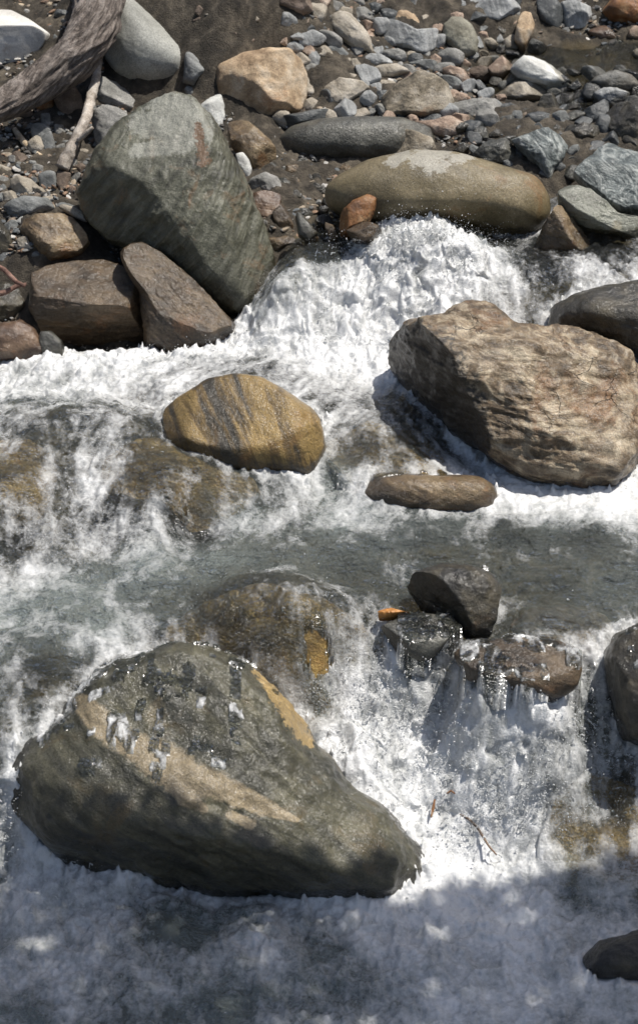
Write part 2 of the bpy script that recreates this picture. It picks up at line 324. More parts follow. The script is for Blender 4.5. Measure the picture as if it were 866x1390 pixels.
q, F = grid(axis(-2.0, 2.0, .016, 40), axis(-2.6, 5.2, .016, 40))
zg = ground_h(q); isw = np.clip(_isw(clampq(q)), 0, 1)
p3 = np.column_stack([q, zg])
zg = zg+.05*fbm(p3*2.6, 4)*(1-.4*isw)+.02*ridged(p3*9, 4)+.008*fbm(p3*34, 3)
zg = zg+np.clip(q[:, 1]-5.0, 0, 30)*.35
ground = mesh_obj('streambed_and_bank', np.column_stack([q, zg]), F)
attr(ground, 'bed', isw)
N = NT('bank_earth'); oc = N.tc.outputs['Object']
dirt = N.ramp(N.noise(7, 9, .7, .3), [(.36, (.016, .013, .009)), (.5, (.058, .047, .033)), (.64, (.15, .125, .092))])
bed = N.ramp(N.noise(5, 9, .7, .5), [(.36, (.014, .011, .006)), (.48, (.055, .043, .02)), (.58, (.13, .095, .04)), (.68, (.10, .092, .06))])
b = N.n('ShaderNodeBsdfPrincipled'); N.l(N.mix(N.rng(N.attr('bed'), .35, .6), dirt, bed), b.inputs['Base Color'])
b.inputs['Roughness'].default_value = .85
N.l(N.bump(N.math('ADD', N.noise(30, 8, .75), N.noise(110, 4, .7)), .9, .02), b.inputs['Normal']); N.l(b.outputs[0], N.out.inputs[0])
ground.data.materials.append(N.m); tag(ground, kind='structure')

# water: moving clear water (tinted, lets the bed show) turning to white foam where 'foam' is high
def watermat(name, const=None):
    N = NT(name); oc = N.tc.outputs['Object']
    n_mid = N.noise(20, 4, .6, .4); n_fine = N.noise(75, 3, .6, .3)
    mp = N.n('ShaderNodeMapping'); mp.inputs['Scale'].default_value = (9, 27, 9); mp.inputs['Rotation'].default_value = (0, 0, .15); N.l(oc, mp.inputs['Vector'])
    n_wave = N.noise(1, 4, .6, .6, mp.outputs[0])
    if const is None:
        fo = N.attr('foam'); st_ = N.attr('streak')
        nn = N.math('ADD', N.math('MULTIPLY', N.math('SUBTRACT', n_mid, .5), 1.0), N.math('MULTIPLY', N.math('SUBTRACT', n_fine, .5), .55))
        nn = N.math('ADD', nn, N.math('MULTIPLY', st_, .2))
        f = N.math('ADD', fo, N.math('MULTIPLY', nn, N.rng(fo, 0, .5, .22, 1)))
        f = N.rng(f, .26, 1.1)
        mk = N.attr('milk')
        calm = N.rng(fo, .1, .5, 1, .25)
        h = N.math('ADD', N.math('MULTIPLY', n_fine, .7), N.math('ADD', n_mid, N.math('MULTIPLY', n_wave, N.math('MULTIPLY', calm, 2.2))))
    else:
        f = N.math('ADD', const, 0.0); mk = .1
        h = N.math('ADD', n_fine, 0.0)
    nb = N.bump(h, 1.0, .036)
    tr = N.n('ShaderNodeBsdfTransparent'); tr.inputs[0].default_value = (.93, .95, .91, 1)
    milk = N.n('ShaderNodeBsdfDiffuse'); milk.inputs[0].default_value = (.36, .41, .39, 1); N.l(nb, milk.inputs['Normal'])
    body = N.n('ShaderNodeMixShader'); N.set(body, 0, mk)
    N.l(tr.outputs[0], body.inputs[1]); N.l(milk.outputs[0], body.inputs[2])
    gl = N.n('ShaderNodeBsdfGlossy'); gl.inputs['Roughness'].default_value = .19; gl.inputs[0].default_value = (1, 1, 1, 1); N.l(nb, gl.inputs['Normal'])
    fr = N.n('ShaderNodeFresnel'); fr.inputs[0].default_value = 1.33; N.l(nb, fr.inputs['Normal'])
    clear = N.n('ShaderNodeMixShader'); N.l(fr.outputs[0], clear.inputs[0]); N.l(body.outputs[0], clear.inputs[1]); N.l(gl.outputs[0], clear.inputs[2])
    fd = N.n('ShaderNodeBsdfPrincipled'); fd.inputs['Base Color'].default_value = (.82, .825, .82, 1); fd.inputs['Roughness'].default_value = .2
    N.l(N.bump(N.math('ADD', h, N.math('MULTIPLY', N.noise(120, 3, .65), 1.0)), .45, .012), fd.inputs['Normal'])
    tl = N.n('ShaderNodeBsdfTranslucent'); tl.inputs[0].default_value = (.82, .83, .83, 1)
    fm = N.n('ShaderNodeMixShader'); fm.inputs[0].default_value = .25; N.l(fd.outputs[0], fm.inputs[1]); N.l(tl.outputs[0], fm.inputs[2])
    out = N.n('ShaderNodeMixShader'); N.l(f, out.inputs[0]); N.l(clear.outputs[0], out.inputs[1]); N.l(fm.outputs[0], out.inputs[2])
    N.l(out.outputs[0], N.out.inputs[0]); return N.m
M['water'] = watermat('stream_water')
M['spray'] = watermat('spray_water', .8)
# ------------------------------------------------------------------ rocks
def to_world_n(n): return np.array([np.dot(AX[k], n) for k in range(3)])   # world normal -> local right/up/toward
def poly_center(P):
    x, y = P[:, 0], P[:, 1]; x1, y1 = np.roll(x, -1), np.roll(y, -1); c = x*y1-x1*y; A = c.sum()/2
    return np.array([((x+x1)*c).sum()/(6*A), ((y+y1)*c).sum()/(6*A)])
def radial(P, c, n=720):
    th = np.linspace(-math.pi, math.pi, n, endpoint=False); d = np.column_stack([np.cos(th), -np.sin(th)]); R = np.zeros(n)
    for a, b in zip(P-c, np.roll(P, -1, 0)-c):
        e = b-a; den = d[:, 0]*e[1]-d[:, 1]*e[0]; den = np.where(np.abs(den) < 1e-9, 1e-9, den)
        t = (a[0]*e[1]-a[1]*e[0])/den; s = (a[0]*d[:, 1]-a[1]*d[:, 0])/den
        R = np.where((t > 0) & (s >= -1e-6) & (s <= 1+1e-6), np.maximum(R, t), R)
    k = np.array([1, 2, 3, 2, 1.])/9; Rp = np.concatenate([R[-6:], R, R[:6]])
    return np.convolve(np.convolve(Rp, k, 'same'), k, 'same')[6:-6]
def seg_dist(p, A, B):
    e = B-A; t = np.clip(((p-A)@e)/max(e@e, 1e-12), 0, 1); return np.linalg.norm(p-(A+t[:, None]*e), axis=1), t
WET_EDGE = []; WASH = []; UNDER = []; STONE_PX = []
def rock(name, label, pts, mat, T=None, seed=None, zb=None, base=None, k=.55, p=2.6, facets=7, fd=(.72, .95), cuts=(), noise=.07, nf=1.7,
         ledge=0, ldir=(0, 0, 1), sub=4, smooth=2, cat='rock', group=None, lift=0, mark=None, mark2=None, parent=None, under=None, wash=0):
    """a boulder whose outline seen from the stream's near side is pts (photo pixels); T is its half depth in metres"""
    P = np.array(pts, float); c = poly_center(P); R = radial(P, c)
    rng = np.random.RandomState(seed if seed is not None else int(abs(c[0]*7+c[1]*13)) % 99991)
    if label: STONE_PX.append((tuple(c), R.mean()))
    if base is None: base = (c[0], P[:, 1].max()-.06*(P[:, 1].max()-P[:, 1].min()))
    if zb is None: _, tb = hit(*base)
    else: tb = (zb-cam_pos[2])/ray(*base)[2]
    s0 = KP*tb; Rm = R.mean()*s0
    if T is None: T = Rm*.9
    t = tb+k*T; C = cam_pos+ray(*c)*t+np.array([0, 0, lift]); s = KP*t
    V, Fc, E = ico(sub); a = np.arctan2(V[:, 1], V[:, 0]); r = np.hypot(V[:, 0], V[:, 1])
    ra = np.interp(a, np.linspace(-math.pi, math.pi, 721), np.append(R, R[0]))*s
    nrm = (r**p+np.abs(V[:, 2])**p)**(-1/p)
    X = np.column_stack([ra*r*nrm*np.cos(a), ra*r*nrm*np.sin(a), T*V[:, 2]*nrm])
    pl = [(to_world_n(np.array(n, float)/np.linalg.norm(n)), d) for n, d in cuts]
    for _ in range(facets):
        n = rng.normal(size=3); n[2] *= 1.5; n /= np.linalg.norm(n); pl.append((n, rng.uniform(*fd)))
    for n, d in pl:
        h = X@n; lim = h.max()*d; ex = np.clip(h-lim, 0, None); X = X-np.outer(ex*.93, n)
    X = relax(X, E, smooth)
    off = rng.uniform(0, 50, 3); U = X/Rm; dirn = X/np.maximum(np.linalg.norm(X, axis=1), 1e-6)[:, None]
    dsp = noise*Rm*(.55*fbm(U*nf+off, 5)+.25*(ridged(U*nf*2+off, 4)-.6))
    if ledge:
        ln = np.array(ldir, float); ln /= np.linalg.norm(ln); ln = to_world_n(ln); hh = X@ln/Rm
        Q = U*.9+off; Q = Q+np.outer(hh*5, ln); dsp += ledge*Rm*ridged(Q, 5, .6)
    X = X+dirn*dsp[:, None]
    Wd = X@AX                                      # local axes -> world axes
    if under is not None:                            # worn down to lie just beneath the running water
        UNDER.append((Wd, C)); wh = water_h(Wd[:, :2]+C[:2])-C[2]; dep = under+.05*fbm((Wd+C)*5, 3)
        Wd[:, 2] = np.where(Wd[:, 2] > wh-dep, wh-dep+(Wd[:, 2]-wh+dep)*.06, Wd[:, 2])
    else:
        WET_EDGE.append((Wd+C)[np.abs(Wd[:, 2]+C[2]-water_h(Wd[:, :2]+C[:2])) < .03])
    o = mesh_obj(name, Wd, Fc, M[mat] if isinstance(mat, str) else mat, parent=parent)
    o.location = C.tolist()
    attr(o, 'damp', np.clip(1.15-(Wd[:, 2]+C[2]-water_h(Wd[:, :2]+C[:2]))/.10, 0, 1)*(under is None))
    px = c+np.column_stack([X[:, 0], -X[:, 1]])/s
    for nm, mk in (('mark', mark), ('mark_two', mark2)):
        if mk is None: continue
        best = np.zeros(len(X))
        for line in mk:
            L = np.array(line, float)
            for i in range(len(L)-1):
                d, tt = seg_dist(px, L[i, :2], L[i+1, :2]); wd = L[i, 2]*(1-tt)+L[i+1, 2]*tt
                best = np.maximum(best, np.clip(1-.5*d/wd, 0, 1))
        attr(o, nm, best)
    if wash:
        nv = np.empty(len(Wd)*3, np.float32); o.data.vertices.foreach_get('normal', nv); WASH.append(((Wd+C)[nv.reshape(-1, 3)[:, 2] > .5], wash))
    if label: tag(o, label, cat, group)
    return o
def ell(cx, cy, w, h, rot=0, seed=0, n=9):
    rr = np.random.RandomState(int(seed+cx*3+cy*5) % 9999); a = np.sort(np.arange(n)*2*math.pi/n+rr.uniform(-.2, .2, n)); k = rr.uniform(.86, 1.1, n)
    x, y = np.cos(a)*w/2*k, np.sin(a)*h/2*k; t = math.radians(rot)
    return np.column_stack([cx+x*math.cos(t)-y*math.sin(t), cy+x*math.sin(t)+y*math.cos(t)])

FRONT = (0, -1, -.12); TOPN = (.05, -.15, 1)
BIG = 'large boulders in and beside the stream'
rock('boulder', 'big dark green-grey boulder leaning right, pale on top, with rust streaks', [(240,131),(262,137),(285,160),(305,190),(322,225),(340,268),(358,310),(371,355),(369,400),(356,440),(335,450),(300,425),(270,400),(245,378),(200,345),(150,328),(115,292),(106,262),(116,235),(130,208),(150,185),(180,160),(205,142)],
     'green', T=.36, zb=.08, base=(330,455), k=.7, p=2.5, sub=7, facets=5, fd=(.9,.98), cuts=[((-.1,-.55,.85),.82),((-.45,-.85,.1),.8),((.7,-.5,.4),.86)], noise=.06, ledge=.013, ldir=(.8,.2,-.6), smooth=7, cat='boulder', seed=5, group=BIG,
     mark=[[(225,150,22),(262,160,22)],[(200,175,20),(262,185,30)],[(190,215,10),(250,205,16)]], mark2=[[(272,180,5),(281,232,8)]])
rock('boulder', 'smooth plain grey egg-shaped boulder beside the driftwood log', [(158,-6),(178,-4),(200,16),(230,42),(258,70),(269,95),(262,112),(240,122),(205,125),(175,120),(155,105),(143,82),(139,55),(146,25)],
     'grey_smooth', T=.3, zb=.84, base=(205,130), k=.75, p=2.1, sub=6, facets=0, noise=.02, smooth=3, cat='boulder', group=BIG)
rock('boulder', 'rounded block-shaped tan orange boulder below the earth slope', [(296,90),(329,76),(367,67),(395,69),(411,84),(417,102),(415,132),(408,152),(373,166),(345,165),(315,157),(298,146),(286,128),(288,100)],
     'tan', T=.24, p=3.2, sub=6, facets=6, fd=(.8,.94), noise=.05, cat='boulder', seed=4, cuts=[((.35,-.75,.5),.8),((-1,-.2,.1),.9)], group=BIG)
rock('boulder', 'long smooth olive tan boulder with whitish patches on its top', [(437,258),(455,240),(500,217),(560,203),(620,208),(690,228),(730,240),(746,268),(746,297),(725,322),(700,336),(660,345),(610,337),(540,322),(480,304),(445,282)],
     'long', T=.3, zb=.47, base=(620,340), k=.7, p=2.4, sub=6, facets=0, cuts=[((0,-1,-.45),.66)], noise=.022, smooth=5, cat='boulder', seed=2, group=BIG,
     mark=[[(530,228,9),(548,215,10)],[(568,222,16),(600,212,12)],[(580,238,10),(600,234,8)],[(615,224,9),(636,216,7)]])
rock('boulder', 'wet dark grey rounded boulder behind the long olive one, shining', [(378,188),(395,172),(430,163),(490,159),(550,161),(585,174),(592,195),(560,218),(510,230),(450,230),(400,220),(382,207)],
     'wet_grey', T=.26, p=2.3, sub=6, facets=2, fd=(.85,.95), noise=.03, cat='boulder', group=BIG, k=.7)
rock('boulder', 'dark brown flat-topped boulder with a black shaded front at the foam edge', [(46,374),(76,361),(109,355),(142,354),(168,363),(196,386),(200,404),(197,452),(183,474),(127,472),(89,470),(58,452),(43,420)],
     'wet_brown', T=.27, zb=.08, base=(130,472), k=.8, p=3.4, sub=7, facets=16, fd=(.86,.98), cuts=[((.05,-.42,1),.62),((0,-1,-.55),.5),((1,-.35,.1),.88)], noise=.04, ledge=.012, ldir=(0,.2,1), smooth=3, cat='boulder', seed=9, group=BIG)
rock('boulder', 'brown slab leaning between the flat-topped boulder and big green boulder', [(163,345),(178,332),(197,331),(220,345),(247,368),(285,405),(324,440),(318,460),(280,476),(230,484),(200,480),(193,400),(172,368)],
     'wet_brown', T=.22, zb=.06, base=(240,482), k=.7, p=2.8, sub=7, facets=14, fd=(.86,.98), cuts=[((.3,-.5,.8),.6)], noise=.06, ledge=.02, ldir=(.6,.2,.5), smooth=3, cat='boulder', seed=14, group=BIG)
rock('boulder', 'large brown folded boulder with a dark craggy left face in midstream', [(533,447),(563,435),(608,432),(633,418),(668,420),(693,440),(733,450),(773,447),(813,462),(848,478),(868,520),(872,590),(858,650),(828,664),(773,668),(728,656),(683,636),(653,612),(608,584),(562,545),(530,528),(520,500),(525,475)],
     'gneiss', T=.45, zb=-.08, base=(740,665), k=.6, p=3.2, sub=7, facets=12, fd=(.86,.97), cuts=[((.25,-.62,.75),.62),((-.88,-.55,-.2),.62),((.05,-.2,1),.84)], noise=.10, ledge=.022, ldir=(.2,.2,1), smooth=4, cat='boulder', seed=21, group=BIG,
     mark=[[(536,470,40),(570,510,52),(612,560,36),(645,605,16)]])  # dark mark paints the shade of the left face into its colour
rock('boulder', 'golden brown banded boulder rising through the foam in mid-stream', [(213,575),(225,553),(252,533),(280,515),(320,507),(355,512),(395,535),(425,555),(444,578),(446,610),(430,650),(340,660),(280,650),(235,620),(216,596)],
     'golden', wash=(.06, -1), T=.3, zb=.0, base=(330,640), k=.6, p=2.4, sub=6, facets=3, fd=(.85,.95), cuts=[((-.05,-.55,.85),.7)], noise=.035, smooth=4, cat='boulder', seed=3, group=BIG)
rock('boulder', 'low greenish tan slab at the foot of the large folded boulder', [(485,662),(500,647),(550,643),(600,645),(650,645),(674,660),(676,690),(640,700),(580,702),(530,700),(492,682)],
     'wet_tan', wash=(.05, -1), T=.17, zb=-.11, base=(580,690), k=.45, p=2.6, sub=5, facets=4, noise=.06, cat='boulder', group=BIG)
rock('boulder', 'dark wet boulder cut by the right edge above the folded boulder', [(744,447),(750,417),(775,402),(820,390),(890,380),(960,400),(960,490),(880,500),(840,485),(790,462)],
     'wet_dark', T=.35, zb=.27, base=(830,485), k=.6, p=2.6, sub=6, facets=10, fd=(.84,.96), noise=.08, ledge=.014, cat='boulder', group=BIG)
rock('boulder', 'huge wet green foreground boulder with a pale tan vein', [(-14,1066),(22,1015),(70,978),(110,945),(160,903),(220,883),(270,883),(330,903),(372,945),(420,1000),(470,1060),(525,1100),(570,1150),(578,1205),(530,1258),(420,1290),(330,1295),(240,1285),(180,1250),(115,1210),(60,1150),(8,1105)],
     'fore', T=.5, zb=-.88, base=(350,1265), k=.75, p=2.25, wash=(.9, -.30), sub=7, facets=10, fd=(.9,.98), cuts=[((.06,-.52,.85),.78),((-.12,-1,-.35),.6)], noise=.085, ledge=.012, ldir=(.5,.2,.7), smooth=5, cat='boulder', seed=31, group=BIG,
     mark=[[(104,942,8),(130,956,15),(160,982,17),(200,1004,17),(235,1022,24),(262,1038,22),(300,1048,17),(330,1062,14),(360,1077,11),(405,1094,3)],[(240,1040,10),(262,1062,12),(285,1078,6)],[(318,1085,5),(345,1098,7)]], mark2=[[(346,910,3),(362,925,5),(385,950,9),(408,985,10),(422,1008,4)]])
rock('boulder', 'dark wet boulder with shaded left hollow at the lip of the fall', [(546,800),(563,777),(600,765),(640,768),(665,775),(684,800),(688,845),(668,870),(640,870),(605,852),(575,838)],
     'wet_dark', T=.16, zb=-.16, base=(630,865), k=.6, wash=(.22, -.12), p=2.6, sub=6, facets=6, fd=(.75,.93), cuts=[((-.7,-.7,-.1),.5)], noise=.07, cat='boulder', seed=8, group=BIG)
rock('rock', 'flat blue-grey wet rock beside the small orange stone', [(513,848),(535,837),(570,833),(608,835),(628,855),(612,885),(570,900),(540,888)],
     'wet_grey', wash=(.2, -1), T=.11, zb=-.18, base=(570,885), k=.4, p=3, sub=5, facets=4, cuts=[((0,-.2,1),.5)], noise=.04)
rock('rock', 'small bright orange stone wedged at the lip of the fall', [(503,833),(525,826),(548,823),(562,828),(552,838),(525,843),(508,845)],
     'orange', T=.04, zb=-.1, base=(530,842), k=.2, sub=5, facets=14, fd=(.5,.88), noise=.16)
rock('boulder', 'flat-topped brown boulder with water sheeting over it at the fall', [(615,888),(640,872),(700,866),(760,870),(787,887),(790,930),(745,955),(680,950),(632,925)],
     'wet_brown', T=.17, zb=-.24, base=(700,940), k=.4, wash=(.34, -.26), p=3, sub=6, facets=4, cuts=[((0,-.25,1),.6)], noise=.05, cat='boulder', group=BIG)
rock('boulder', 'nearly black wet boulder at the right edge beside the fall', [(820,890),(838,860),(880,845),(960,850),(960,1010),(880,1020),(845,1000),(828,960)],
     'wet_dark', T=.3, zb=-.42, base=(860,1010), k=.5, p=2.6, sub=6, facets=9, fd=(.82,.96), noise=.09, wash=(.5, -.35), cat='boulder', group=BIG)
rock('boulder', 'dark wet boulder cut by the lower right corner in shaded foam', [(790,1304),(812,1280),(866,1264),(930,1268),(950,1310),(870,1335),(800,1325)],
     'wet_dark', T=.12, zb=-.9, base=(860,1325), k=.3, p=2.5, sub=6, facets=9, fd=(.8,.96), noise=.1, cat='boulder', group=BIG)
SUBM = 'golden rocks under thin running water'
rock('boulder', 'golden boulder under a thin sheet of water behind the foreground boulder', [(225,850),(280,808),(360,790),(440,808),(492,848),(512,905),(480,965),(420,1000),(340,990),(260,920)],
     'golden_sub', T=.3, zb=-.45, base=(400,985), k=.55, p=2.6, sub=6, facets=6, noise=.09, cat='boulder', under=.016, group=SUBM, lift=-.02)
rock('boulder', 'golden orange boulder breaking through the fall near the right edge', [(735,1150),(758,1090),(800,1052),(842,1062),(890,1100),(890,1190),(800,1200)],
     'golden_sub', T=.24, zb=-.78, base=(810,1180), k=.5, p=2.5, sub=6, facets=5, noise=.09, cat='boulder', under=.012, group=SUBM, lift=.03)
rock('boulder', 'golden brown mound under water below the banded boulder', [(140,620),(190,590),(280,610),(340,645),(368,690),(300,720),(200,710),(140,670)],
     'golden_sub', T=.26, zb=-.16, base=(260,715), k=.5, p=2.5, sub=6, facets=5, noise=.09, cat='boulder', under=.016, group=SUBM, lift=.0)
rock('boulder', 'yellow-brown mound under foamy water at the left edge', [(-60,600),(0,570),(45,578),(75,620),(65,700),(20,740),(-60,730)],
     'golden_sub', T=.25, zb=-.15, base=(10,735), k=.5, p=2.5, sub=5, facets=5, noise=.09, cat='boulder', under=.016, group=SUBM, lift=.0)
rock('boulder', 'olive brown mound under bubbly water left of the folded boulder', [(440,600),(500,570),(570,585),(630,630),(640,665),(560,690),(470,670)],
     'golden_sub', T=.26, zb=-.15, base=(550,685), k=.5, p=2.5, sub=6, facets=5, noise=.08, cat='boulder', under=.016, group=SUBM, lift=.0)
rock('boulder', 'brown rock just under water right of the dark lip boulder', [(690,850),(720,825),(770,815),(830,835),(850,870),(800,890),(720,885)],
     'wet_tan', T=.2, zb=-.2, base=(770,885), k=.5, p=2.8, sub=5, facets=4, noise=.06, cat='boulder', under=.016, group=SUBM)

# ------------------------------------------------------------------ the water's surface
xs = axis(-1.85, 1.85, .0068, 40); ys = axis(-2.5, 3.5, .0075, 40); nx, ny = len(xs), len(ys)
q, F = grid(xs, ys); zw = water_h(q)
qw = q+.07*np.column_stack([fbm(np.column_stack([q*3.3, zw]), 4), fbm(np.column_stack([q*3.3+60, zw]), 4)])   # ragged borders between foam and clear water
foam = shep(qw, wp[:, 3]*np.where(wp[:, 3] > .85, 1.22, 1), 3.0, .008); amp = shep(q, wp[:, 4], 3.0, .008); isw = np.clip(_isw(clampq(q)), 0, 1)
dry = np.clip((isw-.2)/.4, 0, 1); amp = amp*np.clip(isw/.5, .1, 1)
def g2(v): return v.reshape(ny, nx)
def box(a, r):
    for ax in (0, 1):
        c = np.cumsum(np.pad(a, [(r+1, r) if k == ax else (0, 0) for k in (0, 1)], mode='edge'), axis=ax)
        a = (np.take(c, range(2*r+1, c.shape[ax]), ax)-np.take(c, range(0, c.shape[ax]-2*r-1), ax))/(2*r+1)
    return a
# froth collects where rocks break the surface
edge = np.zeros((ny, nx)); E_ = np.vstack(WET_EDGE)
ix = np.clip(np.searchsorted(xs, E_[:, 0]), 0, nx-1); iy = np.clip(np.searchsorted(ys, E_[:, 1]), 0, ny-1); edge[iy, ix] = 1
collar = np.clip(box(box(edge, 5), 4)*7, 0, 1).ravel()*dry
# thin films of water washing over the low rocks
film = np.zeros(nx*ny); froth = np.zeros(nx*ny)
for Vr, (reach, zmin) in WASH:
    zr = np.full((ny, nx), -9.0); jx = np.clip(np.searchsorted(xs, Vr[:, 0]), 0, nx-1); jy = np.clip(np.searchsorted(ys, Vr[:, 1]), 0, ny-1)
    np.maximum.at(zr, (jy, jx), Vr[:, 2])
    for _ in range(3):
        nb_ = np.max([np.roll(zr, (a, b), (0, 1)) for a in (-1, 0, 1) for b in (-1, 0, 1)], axis=0); zr = np.where(zr < -8, nb_, zr)
    lowest = np.min([np.roll(zr, (a, b), (0, 1)) for a in (-2, 0, 2) for b in (-2, 0, 2)], axis=0); over = zr.ravel()-zw; flank = (over < .2) & (reach > .5)
    lim = np.where(flank, 1, 0)*.2+reach*(.62+.9*fbm(np.column_stack([q[:, 0]*13, q[:, 1]*5, zw*0+7]), 4))
    m_ = (over > 0) & (over < lim) & (zr.ravel() > zmin) & (zr.ravel()-lowest.ravel() < .045) & (np.hypot(*np.gradient(np.clip(zr, -2, 2), ys, xs)).ravel() < np.where(flank, 2.6, 1.3))
    mf = m_.reshape(ny, nx)*1.0
    for fn in (np.min, np.max):                            # drop stray single columns
        mf = fn([np.roll(mf, (a, b), (0, 1)) for a in range(-2, 3) for b in range(-2, 3)], axis=0)
    m_ = m_ & (mf.ravel() > .5); zw = np.where(m_, zr.ravel()+.005, zw); film = np.maximum(film, m_*1.0); froth = np.maximum(froth, m_*flank*np.clip(1.1-over/.2, 0, 1))
film = np.maximum(film*.8, box(box(g2(film), 2), 2).ravel())
# direction of flow: downhill, with a steady drift towards the viewer and left
zs = box(box(g2(zw), 9), 9); gy, gx = np.gradient(zs, ys, xs)
slope = np.hypot(gx, gy).ravel(); ux, uy = -gx-.05+.45*g2(fbm(np.column_stack([q*3.1, zw*2]), 3)), -gy-.22+.3*g2(fbm(np.column_stack([q*3.1+40, zw*2]), 3)); nrm_ = np.hypot(ux, uy)+1e-6; ux, uy = ux/nrm_, uy/nrm_
px_, py_ = np.meshgrid(np.arange(nx, dtype=float), np.arange(ny, dtype=float))
def lic(tex, steps):
    acc = tex.copy(); n = 1
    for sgn in (1, -1):
        X, Y = px_.copy(), py_.copy()
        for k in range(steps):
            i = np.clip(np.rint(Y).astype(int), 0, ny-1); j = np.clip(np.rint(X).astype(int), 0, nx-1)
            X = X+sgn*ux[i, j]*1.2; Y = Y+sgn*uy[i, j]*1.2
            i = np.clip(np.rint(Y).astype(int), 0, ny-1); j = np.clip(np.rint(X).astype(int), 0, nx-1); acc += tex[i, j]; n += 1
    acc /= n; return (acc-acc.mean())/acc.std()
P3 = np.column_stack([q, zw])
t_f = g2(fbm(P3*46, 2)); t_m = g2(fbm(P3*14+4, 3)); t_c = g2(fbm(P3*8+9, 3))
l_f, l_m, l_c = lic(t_f, 4).ravel(), lic(t_m, 9).ravel(), lic(t_c, 16).ravel()
streak = np.clip(.35*l_f+.65*l_m+.6*l_c, -2.2, 2.2)
wq = P3*np.array([11, 9, 7]); wq = wq+.5*np.column_stack([fbm(wq*.8+9, 2), fbm(wq*.8+31, 2), fbm(wq*.8+53, 2)])
m1 = fbm(P3*np.array([5, 4.2, 3]), 3); m2 = .5*fbm(wq, 3, .5)+.75*(np.abs(fbm(wq*1.3+5, 2))-.35); m3 = .9*fbm(P3*52, 3, .5)+.4*np.abs(pnoise(P3*30+3))
wav = fbm(np.column_stack([q[:, 0]*4.5+q[:, 1]*1.2, q[:, 1]*13, zw*0]), 3)
jets = np.clip(fbm(P3*24+77, 3)-.15, 0, 1)**1.6*collar*np.clip(foam*1.5, 0, 1)
amp = amp*(1-.75*film)
dz = amp*(.036*m1+.040*m2+.0105*m3+(.005*l_m+.006*l_c)*np.clip(.2+slope, 0, .7))+.013*(wav+.3*fbm(np.column_stack([q[:, 0]*16+q[:, 1]*6, q[:, 1]*34, zw*0+3]), 3))*np.clip(1.1-amp, .3, 1)+(.10*jets+.012*collar*np.clip(foam*2, 0, 1))*(1-film)
foam = np.clip(foam+.10*np.clip(amp, 0, 1)*m2+.30*collar*np.clip(foam*2.2, 0, 1), 0, 1.2)*dry
foam = foam+np.where(zw < -.8, .42, .30)*fbm(np.column_stack([qw*3.2, zw*2+5]), 3)*np.clip(foam*3, 0, 1)*np.clip((1.1-foam)*2, 0, 1)
foam = foam*(1-film)+film*np.clip(.12+.18*l_m+.12*l_f+.75*box(g2(froth), 1).ravel(), 0, .95)
burst = np.clip(amp-.55, 0, 1)*np.clip(slope*1.5, 0, 1)*dry            # water thrown outward where it falls
dx = burst*.05*fbm(P3*9+13, 2); dy = -burst*(.085*fbm(P3*8+29, 2)+.014*fbm(P3*30+5, 2))
zt = g2(zw+dz).copy()                                                    # the sunken rocks stay covered by a skin of water
for Wd_, C_ in UNDER:
    Vr = Wd_+C_; zr = np.full((ny, nx), -9.0); jx = np.clip(np.searchsorted(xs, Vr[:, 0]), 0, nx-1); jy = np.clip(np.searchsorted(ys, Vr[:, 1]), 0, ny-1)
    np.maximum.at(zr, (jy, jx), Vr[:, 2])
    for _ in range(3): zr = np.maximum(zr, np.max([np.roll(zr, (a, b), (0, 1)) for a in (-1, 0, 1) for b in (-1, 0, 1)], axis=0))
    near = zr < zt+.07; lift = np.where(near & (zr > -8), np.maximum(zr+.006-zt, 0), 0); zt = zt+lift
    dy = dy*(1-np.clip(box((lift > 0)*1.0, 3), 0, 1).ravel())
dz = zt.ravel()-zw
water = mesh_obj('water', np.column_stack([q[:, 0]+dx, q[:, 1]+dy, zw+dz]), F, M['water'])
attr(water, 'foam', foam); attr(water, 'streak', streak*np.clip(foam*3, .15, 1)*np.clip(.55+.3*slope, 0, .8)*np.clip((zw+.86)/.12, .25, 1))
attr(water, 'milk', shep(qw, np.array([.5 if z < -.83 else .34 if a > .78 and f > .5 else .55 if (f > .35 and -.2 < z < -.05 and a < .45) else .26 if f > .12 and -.2 < z < -.05 and a < .45 else .13 if -.2 < z < -.05 and a < .45 else (.05 if z > -.09 and f < .45 and z < .2 else .01) for _, _, z, f, a in wp]), 3.0, .008)*dry*(1-film))
tag(water, kind='structure')

# ------------------------------------------------------------------ stones of the far bank, one object each
BANK = 'loose stones on the far bank'
def st(name, label, pts, mat, **kw):
    kw.setdefault('facets', 11); kw.setdefault('fd', (.62, .94)); kw.setdefault('noise', .09); kw.setdefault('sub', 5 if np.ptp(np.array(pts)[:, 0]) > 45 else 4)
    kw.setdefault('smooth', 1); kw.setdefault('p', 2.8); kw.setdefault('ledge', .012); kw.setdefault('ldir', (.2, .1, 1))
    return rock(name, label, pts, mat, group=BANK, **kw)
st('rock', 'pale square-edged rock with a flat whitish top at the upper left corner', [(-60,14),(0,11),(15,12),(46,31),(71,49),(67,60),(41,90),(-10,93),(-60,92)], 'white_block', T=.2, zb=.86, base=(0,100), k=.6, p=4, facets=0, cuts=[((0,-.12,1),.62),((.05,-1,.05),.6)], noise=.012, ledge=0, sub=6)
st('rock', 'purple-brown wedge-shaped rock under the driftwood log', [(70,126),(97,108),(109,127),(113,147),(102,170),(86,164),(78,145)], 'brown_dry')
st('rock', 'rusty orange broken rock in the shade under the log', [(41,137),(55,128),(72,126),(80,140),(76,152),(60,156)], 'rust')
st('rock', 'grey angular rock right of the upright stick, just under the smooth grey boulder', [(127,114),(142,103),(162,113),(178,124),(188,140),(181,153),(157,152),(133,142)], 'grey', k=.4)
